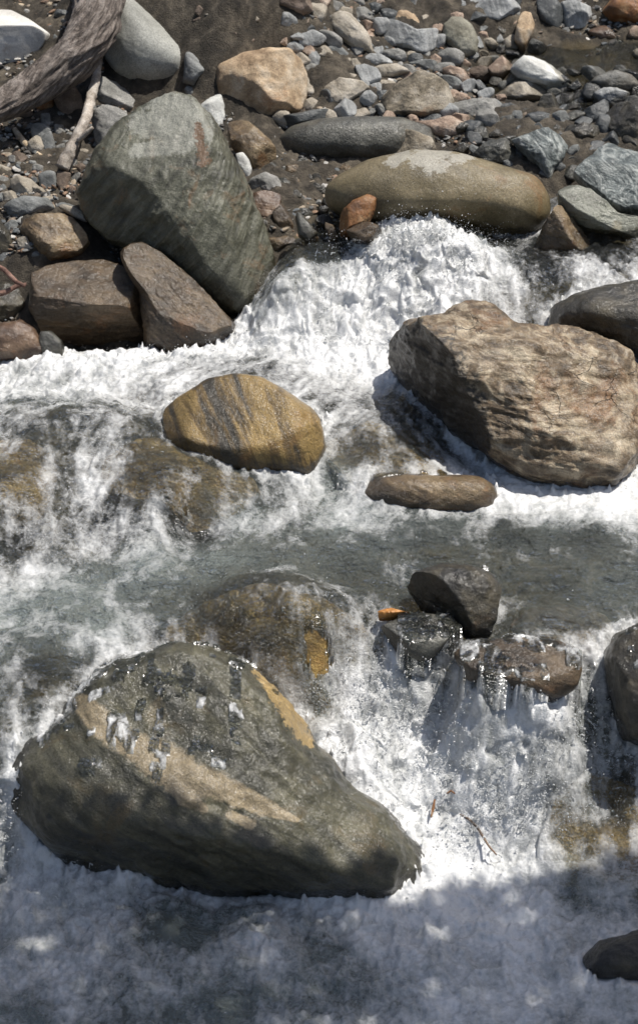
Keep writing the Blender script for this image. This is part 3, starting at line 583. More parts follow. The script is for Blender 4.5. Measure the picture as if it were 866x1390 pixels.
st('rock', 'grey angular rock wedged between the stick and the big green boulder', [(124,145),(140,140),(157,145),(183,157),(172,182),(152,205),(136,212),(128,185)], 'grey', k=.3)
st('slate', 'small bluish slate behind the pale square-edged rock', ell(43,24,24,13,25), 'slate')
st('slate', 'dark blue slate at the top left beside the log', ell(84,20,24,18,10), 'slate_dark')
st('slate', 'narrow upright grey slate between the log and the pale square-edged rock', ell(75,54,11,24,10), 'slate')
st('slate', 'blue-grey flat slate leaning against the smooth grey boulder', [(252,68),(273,79),(286,95),(279,114),(263,128),(248,122)], 'slate', T=.1)
st('stone', 'small grey stone between the smooth grey boulder and the white wedge', ell(259,128,20,14,20), 'slate', lift=.02)
st('rock', 'white wedge-shaped stone between the green boulder and the tan boulder', [(271,144),(286,131),(299,123),(305,142),(305,166),(299,182),(284,168)], 'white', T=.08)
st('rock', 'tan orange cap of rock showing over the top of the green boulder', [(188,165),(205,146),(222,139),(238,127),(253,125),(263,140),(240,160),(200,175)], 'tan', T=.1, k=-.6, lift=-.02)
st('rock', 'wet brown rock with rusty streaks right of the green boulder', [(306,165),(320,160),(337,165),(363,186),(375,203),(374,221),(363,236),(346,238),(322,208),(304,185)], 'wet_tan', k=.4)
st('pebble', 'oblong white pebble standing against the wet brown rock', [(319,208),(330,206),(338,216),(342,230),(339,243),(331,242),(323,226)], 'white', T=.045, k=-.5, facets=2)
st('stone', 'pale grey rounded stone lying on the red-brown wet stone', [(331,258),(341,242),(360,233),(377,240),(385,256),(372,266),(345,266)], 'grey', facets=2, k=.2)
st('stone', 'red-brown wet stone beside the lower right of the green boulder', [(332,262),(352,257),(382,262),(380,286),(366,300),(352,304),(338,284)], 'wet_red', k=.4)
st('stone', 'brown square-ended wet stone below the red-brown one', [(369,288),(385,273),(399,306),(398,316),(374,317)], 'wet_brown')
st('stone', 'flat golden tan wet stone below the dark grey boulder', [(375,231),(388,225),(402,222),(424,236),(418,243),(402,244)], 'wet_tan')
st('stone', 'upright olive wet stone at the edge of the little pool', [(399,285),(408,288),(418,300),(432,316),(425,336),(405,320)], 'wet_grey')
st('stone', 'tilted olive stone in the trickle left of the long boulder', [(437,299),(452,305),(464,327),(450,330)], 'wet_tan')
st('stone', 'flat yellowish stone at the waterline below the square-ended one', [(355,324),(391,320),(421,332),(400,344),(365,342)], 'wet_tan')
st('stone', 'small dark wet stone in the trickle under the golden tan one', ell(398,265,28,24), 'wet_dark')
st('stone', 'small grey wet stone beside the trickle above the olive upright stone', ell(415,290,22,16,30), 'wet_grey')
st('stone', 'dark wet stone between the trickle and the rusty stone', ell(447,275,22,22,30), 'wet_grey')
st('slate', 'long thin dark slate lying behind the dark grey boulder', [(356,170),(391,158),(430,151),(463,147),(466,160),(430,170),(396,180),(371,182)], 'slate_dark', T=.09, lift=.01)
st('rock', 'rusty orange rounded stone against the left end of the long boulder', [(460,300),(466,285),(480,272),(498,264),(512,268),(510,285),(495,312),(478,325),(462,318)], 'rust', T=.1, k=-.5, facets=3)
st('rock', 'small wet brown rock under the left end of the long boulder', [(470,312),(492,300),(512,305),(522,318),(505,330),(478,330)], 'wet_brown', k=-.4, T=.1)
st('rock', 'lumpy dark and tan rock on top of the long boulder', [(521,192),(528,177),(545,174),(560,178),(588,188),(606,204),(585,216),(550,216),(528,214)], 'incl', T=.12, k=.2)
st('stone', 'pinkish pebbly-surfaced stone above the lumpy dark and tan rock', [(560,165),(588,163),(610,157),(630,166),(635,178),(627,188),(599,188),(578,182)], 'pink', facets=3)
st('rock', 'broad tan boulder with pale mottled front in the middle of the bank', [(490,146),(500,132),(511,120),(533,101),(561,97),(588,102),(606,114),(615,138),(614,160),(588,166),(555,164),(516,163),(495,158)], 'incl', T=.2, cuts=[((.0,-.7,.6),.7)], noise=.06, sub=6)
st('rock', 'flat-topped tan rock just left of the broad mottled one', [(439,118),(461,105),(491,110),(503,118),(490,131),(470,147),(453,149),(437,135)], 'tan_pale')
st('rock', 'large oval tan grey boulder leaning on the bank near the top', [(443,38),(449,22),(460,16),(474,19),(491,36),(507,56),(512,68),(507,75),(483,74),(461,58)], 'tan_pale', T=.14, facets=3)
st('stone', 'warm tan rounded stone above the pale striped slate', [(532,24),(538,14),(549,11),(563,19),(575,38),(562,44),(540,40)], 'tan', facets=3)
st('rock', 'pale blue-grey striped rock near the top centre', [(507,46),(512,30),(520,25),(538,29),(566,42),(594,39),(606,52),(608,70),(594,78),(577,80),(555,69),(512,60)], 'slate_pale', T=.14)
st('rock', 'smooth olive grey upright boulder right of the striped rock', [(599,52),(601,34),(612,24),(626,24),(640,35),(649,55),(646,76),(620,86),(604,75)], 'olive', T=.12, facets=4)
st('rock', 'wide flat grey slab at the top', [(630,19),(645,6),(660,-4),(692,-4),(710,15),(703,30),(678,36),(652,30)], 'slate_pale', T=.13)
st('stone', 'upright tan stone standing beside the wide grey slab', [(697,38),(710,12),(722,9),(729,26),(724,40),(716,56),(710,76),(700,68)], 'tan', T=.07)
st('rock', 'grey block-like rock at the top right above the upper stream', [(758,5),(781,-3),(800,9),(805,30),(793,44),(773,48),(762,30)], 'slate_pale', T=.11)
st('rock', 'dark shaded rock left of the grey block-like rock at top right', [(726,0),(748,-8),(762,8),(766,38),(745,46),(732,36)], 'slate_dark')
st('stone', 'rust-brown rounded stone at the far edge of the upper stream', [(796,42),(806,35),(820,33),(840,49),(838,58),(812,57)], 'wet_red', facets=3)
st('rock', 'rust-topped dark rock in the upper right corner', [(812,8),(830,-6),(900,-10),(900,34),(852,38),(830,30)], 'rust', T=.15)
st('stone', 'pinkish stone at the right edge beside the upper stream', ell(862,46,20,26), 'pink')
st('stone', 'small pale stone at the right edge in the upper stream', ell(866,72,16,16), 'tan_pale')
st('rock', 'white streaked wedge-shaped rock, brightest on the right bank', [(693,94),(699,84),(710,76),(724,75),(745,86),(768,107),(778,127),(770,138),(737,122),(703,108)], 'white', T=.12, facets=4)
st('rock', 'tan white rock lying in front of the white streaked wedge', [(656,134),(662,120),(676,106),(700,101),(737,114),(765,132),(742,146),(685,146)], 'tan_pale', T=.12)
st('slate', 'flat grey slab left of the tan white rock', [(608,142),(640,134),(676,132),(684,150),(645,163),(612,159)], 'grey', T=.1)
st('stone', 'flat grey-brown stone above the flat grey slab', [(633,93),(651,88),(668,93),(682,103),(668,113),(645,108)], 'brown_dry')
st('slate', 'dark upright shard between two grey stones left of the white rock', ell(651,119,16,26,-20), 'slate_dark')
st('stone', 'pinkish tan stone right of the broad mottled boulder', [(590,97),(610,88),(630,94),(638,107),(631,118),(611,103)], 'pink')
st('stone', 'blue-grey stone tucked against the broad mottled boulder', [(594,103),(612,98),(627,111),(632,124),(612,122)], 'slate', k=.2)
st('stone', 'small pinkish pebble right of the broad mottled boulder', ell(626,133,24,16,0), 'pink')
st('stone', 'dark square stone right of the pinkish pebbly stone', [(627,164),(643,161),(657,164),(657,180),(634,188)], 'slate_dark')
st('stone', 'small grey-green stone above the pale marbled rock', [(668,166),(680,158),(697,154),(699,168),(681,176)], 'wet_grey')
st('slate', 'long dark slate above the pale marbled rock', [(705,156),(730,151),(759,157),(764,169),(737,175),(712,168)], 'slate_dark')
st('rock', 'rounded grey rock at the right edge below the upper stream', [(798,112),(815,100),(833,95),(856,101),(872,118),(853,126),(820,124)], 'grey', facets=3)
st('rock', 'pale lumpy rock beneath the rounded grey rock at right', [(796,134),(809,119),(837,119),(862,130),(862,143),(837,144),(809,146)], 'slate_pale', T=.08, k=.1)
st('slate', 'dark leaning slate below the pale lumpy rock', [(776,160),(798,146),(820,134),(838,141),(827,157),(803,172)], 'slate_dark')
st('rock', 'black wet rock at the right edge above the marbled slab', [(820,152),(835,140),(890,136),(895,205),(850,205),(829,180)], 'wet_dark', T=.14)
st('rock', 'wet dark rock between the leaning slate and the marbled slab', [(770,172),(792,166),(815,172),(825,188),(800,196),(776,192)], 'wet_dark')
st('rock', 'pale blue-grey marbled rock behind the right end of the long boulder', [(690,172),(712,167),(736,169),(757,181),(771,196),(764,214),(753,232),(744,252),(729,228),(712,210),(696,190)], 'marble', T=.13, sub=6)
st('rock', 'wet marbled slab at the right edge with shining streaks', [(764,214),(778,200),(800,193),(825,190),(880,205),(930,220),(930,290),(880,300),(838,300),(807,270),(776,236)], 'marble', T=.22, k=.4, sub=6, cuts=[((-.2,-.6,.75),.7)])
st('rock', 'flat greenish slab in shallow water below the marbled slab', [(742,262),(770,250),(800,258),(838,292),(890,300),(890,330),(797,312),(762,290)], 'slab_green', T=.16, k=.3, sub=6)
st('rock', 'golden brown wedge at the right end of the long boulder', [(711,334),(722,315),(738,290),(750,273),(760,277),(781,300),(804,332),(788,342),(744,346)], 'wet_tan', T=.12, cuts=[((-.5,-.9,0),.55)])
st('rock', 'low grey-green rock between the lumpy rock and the marbled rock', [(640,205),(660,190),(685,185),(702,200),(698,224),(668,228)], 'wet_grey', k=.4)
# left scree
st('slate', 'blue leaf-shaped slate left of the upright stick', [(55,188),(62,178),(69,174),(75,196),(72,214),(61,212)], 'slate', T=.03)
st('stone', 'small pale grey stone touching the foot of the stick', [(74,198),(88,192),(90,207),(82,215)], 'grey')
st('stone', 'small grey stone in the shade under the log', [(55,154),(67,152),(70,170),(58,180)], 'grey')
st('stone', 'grey blocky stone above the leaf-shaped slate', [(71,166),(86,169),(90,188),(76,190)], 'grey')
st('slate', 'flat grey-green plate of slate left of the green boulder', [(52,236),(64,231),(76,231),(77,260),(56,261)], 'slate', T=.04)
st('slate', 'flat purple-grey plate of slate touching the green plate', [(77,232),(98,234),(90,260),(77,258)], 'brown_dry', T=.035)
st('stone', 'grey stone below the thin pale stick on the left', [(37,226),(50,222),(64,224),(64,236),(41,238)], 'grey')
st('pebble', 'pinkish flat pebble beside the big green boulder', [(90,257),(96,249),(105,253),(99,264)], 'pink')
st('pebble', 'narrow grey pebble above the pinkish flat pebble', ell(104,240,13,18,30), 'grey')
st('stone', 'flat grey stone wedged at the left side of the green boulder', ell(119,224,22,11,-10), 'slate')
st('rock', 'tan angular rock with shaded front at the left', [(12,243),(25,237),(42,243),(56,254),(49,270),(23,271)], 'tan_pale', cuts=[((-.2,-1,0),.6)])
st('stone', 'flat tan stone cut by the left edge', [(-20,226),(0,223),(24,229),(24,238),(-20,238)], 'tan_pale')
st('stone', 'grey rounded stone below the flat tan one at the left edge', ell(3,246,22,17), 'grey')
st('stone', 'narrow tan stone at the left edge beside the pale stick', ell(8,211,28,10,0), 'tan_pale')
st('slate', 'long blue-grey slab lying above the wet tan rock', [(5,280),(18,271),(33,266),(66,269),(75,282),(71,294),(41,297),(13,294)], 'slate', T=.09)
st('slate', 'small blue-grey slab at the right end of the long one', [(74,279),(85,273),(97,274),(110,286),(97,293),(76,291)], 'slate')
st('stone', 'tan flake resting on the wet tan rock', [(78,290),(85,285),(102,290),(128,305),(124,313),(104,305)], 'tan_pale', T=.03, lift=.04, k=-.5)
st('rock', 'wet tan rock glittering in the sun above the flat-topped boulder', [(21,318),(35,298),(55,291),(80,291),(107,297),(122,308),(123,330),(110,346),(75,359),(58,350),(38,334),(28,328)], 'wet_tan', T=.16, k=.4, sub=6, cuts=[((.35,-.7,.6),.7),((-.8,-.6,-.1),.7)])
st('stone', 'dark round stone between the wet tan rock and the green boulder', [(123,318),(130,311),(142,307),(155,315),(151,330),(133,334)], 'slate_dark', facets=3)
st('rock', 'reddish brown wet rock at the foam edge on the far left', [(-40,445),(0,440),(28,434),(47,445),(62,478),(45,492),(-40,492)], 'wet_red', T=.12, zb=.1, base=(20,490), facets=4)
st('rock', 'grey wet rock right of the reddish one in the foam', [(50,450),(69,449),(86,464),(88,486),(60,490)], 'wet_grey', zb=.1, base=(70,488), T=.1)
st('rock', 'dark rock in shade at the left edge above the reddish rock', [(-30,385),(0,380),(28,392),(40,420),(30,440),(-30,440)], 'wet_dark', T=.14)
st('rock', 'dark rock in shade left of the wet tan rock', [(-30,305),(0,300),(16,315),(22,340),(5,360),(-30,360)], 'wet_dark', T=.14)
# upper middle
st('stone', 'pale grey stone right above the tan orange boulder', [(402,44),(411,38),(424,39),(445,50),(437,60),(417,68),(404,62)], 'slate_pale')
st('stone', 'tilted dark grey stone below the oval tan grey boulder', [(432,62),(450,57),(464,64),(477,74),(474,83),(455,80)], 'slate')
st('stone', 'small grey upright stone beside the tan orange boulder', ell(426,80,20,30,15), 'slate_pale')
st('stone', 'long light grey stone under the oval tan grey boulder', [(484,77),(500,72),(517,73),(537,84),(512,91),(492,88)], 'slate_pale')
st('stone', 'grey stone below the pale blue-grey striped rock', [(510,73),(524,67),(540,65),(559,75),(548,85),(528,81)], 'grey')
st('stone', 'flat tan stone above the broad mottled boulder', [(495,96),(515,88),(538,86),(562,96),(535,104),(511,108)], 'tan_pale', k=.2)
st('stone', 'flat dark grey stone behind the broad mottled boulder', [(553,84),(575,80),(596,82),(604,92),(577,99)], 'slate')
st('stone', 'brown wet stone above the flat-topped tan rock', [(433,86),(452,81),(472,84),(463,96),(442,98)], 'brown_dry')
st('stone', 'dark grey flat stone behind the oval tan grey boulder', ell(490,20,36,24,20), 'grey')
st('stone', 'grey stone at the top left of the oval tan grey boulder', ell(452,8,30,18,0), 'grey')
st('rock', 'dark rock overhanging a hollow in the earth slope at top', [(372,0),(390,-10),(420,-6),(424,16),(404,30),(384,20)], 'brown_dry', T=.13)
st('stone', 'flat grey stone at the very top left of the wide slab', ell(601,14,28,16,10), 'slate')
st('stone', 'grey stone between the flat stone and the wide slab at top', ell(626,8,22,18,0), 'slate_pale')
st('stone', 'blue-grey stone under the wide grey slab', ell(652,37,32,16,10), 'slate')
st('stone', 'wet olive stone at the edge of the upper stream', ell(728,63,28,24,0), 'wet_grey')
st('stone', 'small brown stone above the wet olive stone', ell(732,46,20,12,10), 'brown_dry')
st('stone', 'dark stone beside the smooth olive boulder', ell(641,80,24,28,-20), 'slate_dark')
st('stone', 'dark wet stone in the shade below the tan upright stone', ell(680,66,24,22,0), 'wet_dark')
st('stone', 'dark wet stone left of the tan upright stone', ell(684,42,26,20,0), 'wet_dark')
st('stone', 'flat shaded stone beneath the white streaked wedge', ell(690,146,34,14,5), 'slate_dark', k=.2)
st('stone', 'dark flat stone above the pinkish pebbly stone', ell(560,152,0.1+40,14,0), 'slate_dark', k=-.2)

# ------------------------------------------------------------------ driftwood, sticks, twigs
def tube(name, label, path, mat, cat, seg=14, step=.012, flat=1.0, rough=.12, ends=True, group=None, seed=0, zmode=None, fib=9):
    """path: (photo px, photo py, height or None = lie on the land, radius in photo pixels)"""
    P = []; R = []
    for px, py, z, r in path:
        if z is None:
            h, t = hit(px, py); h = h+np.array([0, 0, r*KP*t*.8])
        else:
            h = at_z(px, py, z); t = np.linalg.norm(h-cam_pos)
        P.append(h); R.append(r*KP*np.linalg.norm(h-cam_pos))
    P = np.array(P); R = np.array(R); d = np.append(0, np.cumsum(np.linalg.norm(np.diff(P, axis=0), axis=1)))
    n = max(6, int(d[-1]/step)); s = np.linspace(0, d[-1], n)
    k = max(1, n//(len(P)*3))
    def interp(v):
        x = np.interp(s, d, v)
        if k > 1:
            xp = np.concatenate([2*x[0]-x[1:k+1][::-1], x, 2*x[-1]-x[-k-1:-1][::-1]]); x = np.convolve(xp, np.ones(2*k+1)/(2*k+1), 'valid')
        return x
    C = np.column_stack([interp(P[:, i]) for i in range(3)]); rr = interp(R)
    T = np.gradient(C, axis=0); T /= np.linalg.norm(T, axis=1)[:, None]
    up = np.array([0.12, .3, 1]); A = np.cross(T, up); A /= np.linalg.norm(A, axis=1)[:, None]; B = np.cross(A, T)
    th = np.linspace(0, 2*math.pi, seg, endpoint=False); V = []
    for j, a in enumerate(th):
        dirn = A*math.cos(a)+B*math.sin(a)*flat
        nz = fbm(np.column_stack([s/rr.mean()*.45+seed, np.full(n, math.cos(a)*fib*.16), np.full(n, math.sin(a)*fib*.16)]), 4)
        ff = ridged(np.column_stack([s/rr.mean()*.35+seed, np.full(n, math.cos(a)*fib*.5), np.full(n, math.sin(a)*fib*.5)]), 3)
        V.append(C+dirn*(rr*(1+rough*(nz*.8+.5*(ff-.5))))[:, None])
    V = np.stack(V, 1).reshape(-1, 3); F = []
    i = np.arange(n-1)[:, None]*seg; j = np.arange(seg)[None]; j2 = (j+1) % seg
    F = np.stack([i+j, i+j2, i+seg+j2, i+seg+j], -1).reshape(-1, 4)
    c0 = len(V); V = np.vstack([V, C[:1], C[-1:]])
    jj = np.arange(seg); caps = np.vstack([np.column_stack([np.full(seg, c0), (jj+1) % seg, jj, jj]), np.column_stack([np.full(seg, c0+1), (n-1)*seg+jj, (n-1)*seg+(jj+1) % seg, (n-1)*seg+(jj+1) % seg])])
    me = bpy.data.meshes.new(name); o0 = C.mean(0); V = V-o0
    me.from_pydata(V.tolist(), [], F.tolist()+[list(dict.fromkeys(c)) for c in caps.tolist()]); me.polygons.foreach_set('use_smooth', np.ones(len(me.polygons), bool)); me.update()
    me.materials.append(M[mat]); o = bpy.data.objects.new(name, me); col.objects.link(o); o.location = o0.tolist()
    if label: tag(o, label, cat, group)
    return o
tube('driftwood_log', 'thick weathered brown driftwood log slanting across the upper left corner', [(150,-60,1.42,30),(136,-10,1.36,30),(131,30,1.28,29),(112,66,1.17,28),(80,96,1.06,26),(45,120,.98,23),(5,141,.93,19),(-45,165,.88,16)], 'log', 'log', seg=72, rough=.2, step=.006, fib=20)
sk = tube('stick', 'grey upright forked stick leaning between the log and the green boulder', [(134,76,1.0,5),(131,104,.97,5),(124,128,.92,6.5),(117,160,.88,6),(101,193,.78,7),(84,228,.66,9)], 'stick', 'stick', seg=18, rough=.28, fib=8)
fk = tube('fork', None, [(106,190,.80,3),(118,179,.85,3.5),(126,172,.88,2.5)], 'stick', None, seg=12, rough=.2); fk.parent = sk; fk.location = fk.location-sk.location
tube('stick', 'short pale bare stick lying on the scree left of the leaf-shaped slate', [(20,178,None,3.5),(30,192,None,4.2),(38,202,None,3.6),(56,214,None,3.2),(77,227,None,2.4)], 'stick_pale', 'stick', seg=14)
tube('stick', 'thin pale stick at the top left behind the square-edged rock', [(-20,0,None,2.5),(10,5,None,2.8),(40,11,None,2.8),(52,10,None,3.2),(66,4,None,2)], 'stick_pale', 'stick', seg=12)
tube('stick', 'thin reddish stick in the dark gap at the left edge', [(-12,356,.5,3.2),(6,366,.48,3.4),(22,382,.45,3),(34,388,.43,2.2)], 'stick_red', 'stick', seg=12)
tube('stick', 'reddish brown stick pointing at the flat-topped boulder from the left edge', [(-12,402,.36,4),(8,396,.38,3.6),(22,388,.4,3),(36,385,.41,2)], 'stick_red', 'stick', seg=12)
tube('twig', 'thin curved brown twig caught in the white fall', [(624,1106,-.72,1.5),(636,1112,-.73,1.8),(648,1124,-.75,1.6),(656,1137,-.77,1.7),(664,1150,-.78,1.5),(674,1161,-.79,1)], 'wet_red', 'twig', seg=8, step=.006)
tube('twig', 'tiny orange-brown twig in the fall left of the curved one', [(590,1086,-.66,1.2),(588,1098,-.68,2.2),(585,1110,-.70,1)], 'rust', 'twig', seg=8, step=.006)
tube('twig', 'bent brown stem in the fall above the curved twig', [(606,1078,-.64,1),(612,1074,-.63,1.4),(618,1078,-.64,1)], 'rust', 'twig', seg=8, step=.006)

# ------------------------------------------------------------------ gravel and small chips between the stones (nobody could count it)
rng = np.random.RandomState(11)
def chips(name, n, xy_px, size, mat, seed):
    rng = np.random.RandomState(seed); V0, F0, _ = ico(2); Vs, Fs, Cs = [], [], []; k = 0
    pal = np.array([(.2, .2, .19), (.12, .12, .115), (.3, .29, .27), (.17, .13, .095), (.32, .26, .19), (.09, .1, .105), (.42, .4, .37), (.22, .14, .09), (.06, .055, .05)])
    q = []
    while len(q) < n:
        px, py = xy_px(rng); d = ray(px, py); q.append((px, py, d))
    P = np.array([[a, b] for a, b, _ in q]); D = np.array([d for _, _, d in q])
    t = np.full(n, 10.0)
    for _ in range(14):                                  # walk to the land along each line of sight
        X = cam_pos+D*t[:, None]; h = ground_h(X[:, :2]); t = t+(h-X[:, 2])/D[:, 2]*.55
    X = cam_pos+D*t[:, None]; zw_ = water_h(X[:, :2]); gh = ground_h(X[:, :2]); keep = (gh > zw_-.06) & (np.abs(gh-X[:, 2]) < .05)
    for i in np.where(keep)[0]:
        s = size(rng); sc = s*np.array([rng.uniform(.7, 1.3), rng.uniform(.5, 1), rng.uniform(.22, .6)])
        Y = V0.copy()
        for _ in range(5):
            nn = rng.normal(size=3); nn /= np.linalg.norm(nn); e = np.clip(Y@nn-rng.uniform(.45, .8), 0, None); Y -= np.outer(e, nn)
        a = rng.uniform(0, 6.28); b_ = rng.normal()*.35; Y = Y*sc
        Rm = np.array(Matrix.Rotation(a, 3, 'Z') @ Matrix.Rotation(b_, 3, 'X') @ Matrix.Rotation(rng.normal()*.35, 3, 'Y'))
        Vs.append(Y@Rm.T+np.array([X[i, 0], X[i, 1], gh[i]+sc[2]*.3+.01])); Fs.append(F0+k); k += len(V0)
        c = pal[rng.randint(len(pal))]*rng.uniform(.7, 1.2); Cs.append(np.tile(np.append(c, 1), (len(V0), 1)))
    o = mesh_obj(name, np.vstack(Vs), np.vstack(Fs), mat, smooth=False); attr_col(o, 'tone', np.vstack(Cs)); tag(o, kind='stuff'); return o
N = NT('gravel'); a_ = N.n('ShaderNodeAttribute', attribute_name='tone')
b = N.n('ShaderNodeBsdfPrincipled'); N.l(N.mix(.6, a_.outputs['Color'], N.ramp(N.noise(60, 6, .7), [(.3, (.4, .4, .4)), (.7, (1.5, 1.5, 1.5))]), 'MULTIPLY'), b.inputs['Base Color'])
b.inputs['Roughness'].default_value = .7; N.l(N.bump(N.noise(150, 5, .7), .5, .01), b.inputs['Normal']); N.l(b.outputs[0], N.out.inputs[0]); M['gravel'] = N.m
def bank_px(r):
    while True:
        x, y = r.uniform(-120, 980), r.uniform(-40, 470)
        if y < 200+240*(x < 340) and not (165 < x < 400 and y < 70 and r.rand() < .5): return x, y
chips('gravel', 6500, bank_px, lambda r: .010+.012*r.rand()**2, M['gravel'], 3)
def scree_px(r):
    while True:
        x, y = r.uniform(-80, 960), r.uniform(-30, 350)
        if (x < 175 and y < 350) or (x > 390 and y < 60+110*(x < 830) and not (690 < x and 60 < y < 110)) or (330 < x < 480 and 200 < y < 330): return x, y
chips('scree', 2600, scree_px, lambda r: .012+.022*r.rand()**1.5, M['gravel'], 8)

# small stones that pack the bank between the bigger ones, each an object; stones of one colour and place look alike and share a label
taken = [(o_px, r_) for o_px, r_ in STONE_PX]
rng = np.random.RandomState(21)
zones = [('left', 'among the scree left of the big green boulder', 46, lambda r: (r.uniform(0, 165), r.uniform(150, 352)), ['slate', 'grey', 'tan_pale', 'brown_dry']),
         ('top', 'packed between the bigger stones at the top centre', 110, lambda r: (r.uniform(385, 700), r.uniform(0, 165)), ['grey', 'slate_pale', 'tan_pale', 'slate_dark', 'pink']),
         ('right', 'in the wet ground around the white streaked wedge', 60, lambda r: (r.uniform(620, 866), r.uniform(95, 240)), ['wet_grey', 'slate_dark', 'wet_dark', 'slate']),
         ('slope', 'lying on the brown earth slope at the top', 24, lambda r: (r.uniform(235, 400), r.uniform(0, 64)), ['grey', 'tan_pale', 'brown_dry']),
         ('pool', 'at the trickle between the green and the long boulder', 26, lambda r: (r.uniform(345, 470), r.uniform(215, 325)), ['wet_grey', 'wet_tan', 'wet_dark'])]
word = {'slate': 'bluish', 'grey': 'grey', 'tan_pale': 'pale tan', 'brown_dry': 'brown', 'slate_pale': 'light grey', 'slate_dark': 'dark', 'pink': 'pinkish', 'wet_grey': 'wet grey', 'wet_dark': 'black wet', 'wet_tan': 'wet tan'}
for zn, where, n, f, mats in zones:
    made = 0; tries = 0
    while made < n and tries < 4000:
        tries += 1; x, y = f(rng); w_ = rng.uniform(22, 48)**1.0 if zn in ('top', 'right') else rng.uniform(16, 34)*(.7 if zn == 'slope' else 1)
        if any((x-a[0])**2+((y-a[1])*1.25)**2 < (.58*b+.27*w_)**2 for a, b in taken): continue
        taken.append(((x, y), w_*.42)); made += 1; m_ = mats[rng.randint(len(mats))]
        o = rock('stone', 'small %s angular stone %s' % (word[m_], where), ell(x, y, w_, w_*rng.uniform(.5, .85), rng.uniform(-35, 35), made, 8), m_, sub=4, facets=12, fd=(.52, .9), noise=.07, smooth=1, cat='stone', seed=made*7+len(zn), k=.35, p=3)
        o['group'] = 'small stones '+where

# ------------------------------------------------------------------ spray: drops and ragged strands thrown up from the foam (nobody could count it)
def spray(name, spots, seed):
    rng = np.random.RandomState(seed); V1, F1, _ = ico(1); V2, F2, _ = ico(2); Vs, Fs = [], []; k = 0
    def drop(c, sc, big):
        nonlocal k
        V_, F_ = (V2, F2) if big else (V1, F1)
        R_ = np.array(Matrix.Rotation(rng.normal()*.7, 3, 'X') @ Matrix.Rotation(rng.normal()*.7, 3, 'Y'))
        Vs.append((V_*sc)@R_.T+c); Fs.append(F_+k); k += len(V_)
    for (px, py, wx, wy, n, hmax, smin, smax) in spots:
        n = int(n*.9); X = np.column_stack([px+rng.normal(size=n)*wx, py+rng.normal(size=n)*wy])
        D = np.array([ray(*a) for a in X]); t = np.full(n, 10.0)
        for _ in range(10):
            Q = cam_pos+D*t[:, None]; h = water_h(Q[:, :2]); t = t+(h-Q[:, 2])/D[:, 2]*.55
        Q = cam_pos+D*t[:, None]; h = water_h(Q[:, :2])
        for i in range(n):
            s = .55*(smin+(smax-smin)*rng.rand()**4); o = np.array([Q[i, 0], Q[i, 1], h[i]])
            if rng.rand() < .6:                                            # a single drop
                up = min(hmax*1.6, rng.exponential(hmax*.34)); st_ = 1+rng.exponential(.5)*(rng.rand() < .5)
                drop(o+np.array([rng.normal()*.2*up, -up*rng.uniform(-.1, .6), up+.004]), s*np.array([1, 1, st_]), s > .0016)
            else:                                                           # a ragged finger of water thrown up and falling back
                v = np.array([rng.normal()*.35, -abs(rng.normal())*.4, rng.uniform(.35, 1)])*math.sqrt(hmax*2*9.8)*rng.uniform(.3, .9)
                T_ = rng.uniform(.3, 1)*2*v[2]/9.8; m = int(rng.randint(5, 13)); wob = rng.uniform(0, 6)
                for u in np.linspace(0, T_, m):
                    a = u/T_; c = o+v*u-np.array([0, 0, 4.9*u*u])+np.array([math.sin(wob+a*7), math.cos(wob+a*9), 0])*s*.8
                    drop(c, s*(1.25-.75*a)*rng.uniform(.7, 1.25)*np.array([1, 1, 1.6]), True)
    o = mesh_obj(name, np.vstack(Vs), np.vstack(Fs), M['spray']); tag(o, kind='stuff'); return o
spray('water_spray', [(540,326,50,10,1100,.19,.0015,.006),(600,320,40,9,800,.17,.0015,.006),(645,346,25,12,400,.13,.0015,.005),(500,400,60,50,1300,.07,.0015,.005),(590,380,60,40,1000,.07,.0015,.005),
    (430,440,40,30,320,.12,.0015,.006),(330,468,60,12,260,.14,.0015,.006),(220,475,60,10,160,.1,.0015,.006),(80,490,60,8,120,.06,.0015,.005),
    (560,950,60,60,2000,.12,.0015,.006),(470,960,35,60,1100,.12,.0015,.006),(600,1080,80,60,1900,.13,.0015,.006),(720,1020,70,60,1700,.11,.0015,.006),(790,990,30,60,450,.07,.0015,.005),
    (40,1100,45,45,800,.13,.0015,.006),(90,1180,50,30,420,.1,.0015,.006),(500,1190,60,25,420,.08,.0015,.005),(100,650,80,50,500,.03,.001,.0035),(260,640,80,50,250,.025,.001,.003),
    (370,850,70,50,260,.03,.001,.003),(560,610,70,40,200,.02,.001,.003),(800,1080,40,40,400,.05,.0015,.005),(850,640,20,20,120,.08,.0015,.005),(690,655,20,8,100,.06,.0015,.005)], 5)

# ------------------------------------------------------------------ unseen leafy tree, added to shade the foam at the foot of the fall
tree = bpy.data.objects.new('added_shade_tree', None); col.objects.link(tree); tree.location = (5.2, -.6, .2)
tag(tree, 'unseen leafy tree added at the near right to shade the lower foam', 'tree')
def bough(name, pts, parent):
    bm = bmesh.new(); prev = None
    for (x, y, z, r) in pts:
        ring = [bm.verts.new((x+r*math.cos(a), y+r*math.sin(a)*.8, z+r*math.sin(a)*.6)) for a in np.linspace(0, 2*math.pi, 12, endpoint=False)]
        if prev:
            for i in range(12): bm.faces.new((prev[i], prev[(i+1) % 12], ring[(i+1) % 12], ring[i]))
        prev = ring
    me = bpy.data.meshes.new(name); bm.to_mesh(me); bm.free(); me.materials.append(M['log']); o = bpy.data.objects.new(name, me); col.objects.link(o); o.parent = parent; return o
def shade_edge(px): return np.interp(px, [-400, 0, 60, 200, 420, 590, 700, 800, 880, 1000], [1195, 1212, 1222, 1240, 1250, 1206, 1198, 1188, 1172, 1150])  # added foliage is shaped so that its shadow ends along this line
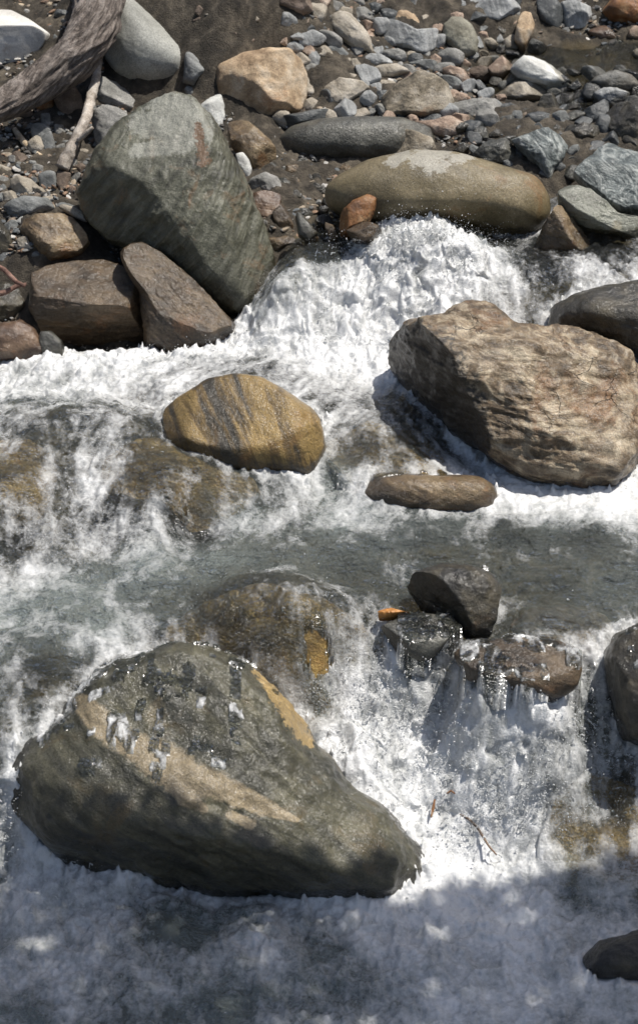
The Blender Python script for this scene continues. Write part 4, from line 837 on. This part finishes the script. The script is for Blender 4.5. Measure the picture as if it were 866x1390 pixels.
tb = ground_h(np.array([[4.3, -1.3]]))[0]; tree.location = (4.3, -1.3, tb); T0 = np.array(tree.location)
r = np.random.RandomState(4); sv = np.array(SUN); pts = []
while len(pts) < 5600:
    px, py = r.uniform(-350, 1000), r.uniform(1040, 1560)
    if py < shade_edge(px)+abs(r.normal())*6: continue
    pts.append(at_z(px, py, -.88)+sv*(6.8+r.rand()*1.1)+r.normal(size=3)*.015)
pts = np.array(pts)-T0; V = []; F = []
ori = r.normal(size=(len(pts), 3)); ori[:, 2] *= .5; ori /= np.linalg.norm(ori, axis=1)[:, None]
nor = r.normal(size=(len(pts), 3))*.7+np.array([0, 0, 1.0]); sd_ = np.cross(nor, ori); sd_ /= np.linalg.norm(sd_, axis=1)[:, None]
ln = r.uniform(.06, .1, len(pts))[:, None]
V = np.stack([pts-ori*ln, pts+sd_*ln*.45+[0, 0, .004], pts+ori*ln, pts-sd_*ln*.45+[0, 0, .004]], 1).reshape(-1, 3)
F = np.arange(len(V)).reshape(-1, 4)
N = NT('leaf'); b = N.n('ShaderNodeBsdfPrincipled'); N.l(N.ramp(N.noise(3, 3), [(.3, (.03, .06, .015)), (.7, (.08, .12, .03))]), b.inputs['Base Color']); b.inputs['Roughness'].default_value = .5
tl = N.n('ShaderNodeBsdfTranslucent'); tl.inputs[0].default_value = (.06, .11, .02, 1); mx = N.n('ShaderNodeMixShader'); mx.inputs[0].default_value = .3
N.l(b.outputs[0], mx.inputs[1]); N.l(tl.outputs[0], mx.inputs[2]); N.l(mx.outputs[0], N.out.inputs[0])
mesh_obj('shade_crown', V, F, N.m, smooth=False, parent=tree)
bough('trunk', [(0, 0, -.4, .24), (-.1, .02, .8, .19), (-.35, .05, 2.0, .16), (-.5, .0, 3.4, .14), (-.8, -.05, 5.4, .1)], tree)
cc = pts.mean(0)
for a, b2 in ((.1, .9), (-.25, -.7), (.2, .1), (-.1, -1.4)):
    e = cc+np.array([b2, a, .1]); s_ = np.array([-.7, -.03, 4.7]); m_ = s_*.5+e*.5+np.array([0, 0, .25])
    bough('limb', [tuple(s_)+(.07,), tuple(m_)+(.045,), tuple(e)+(.015,)], tree)
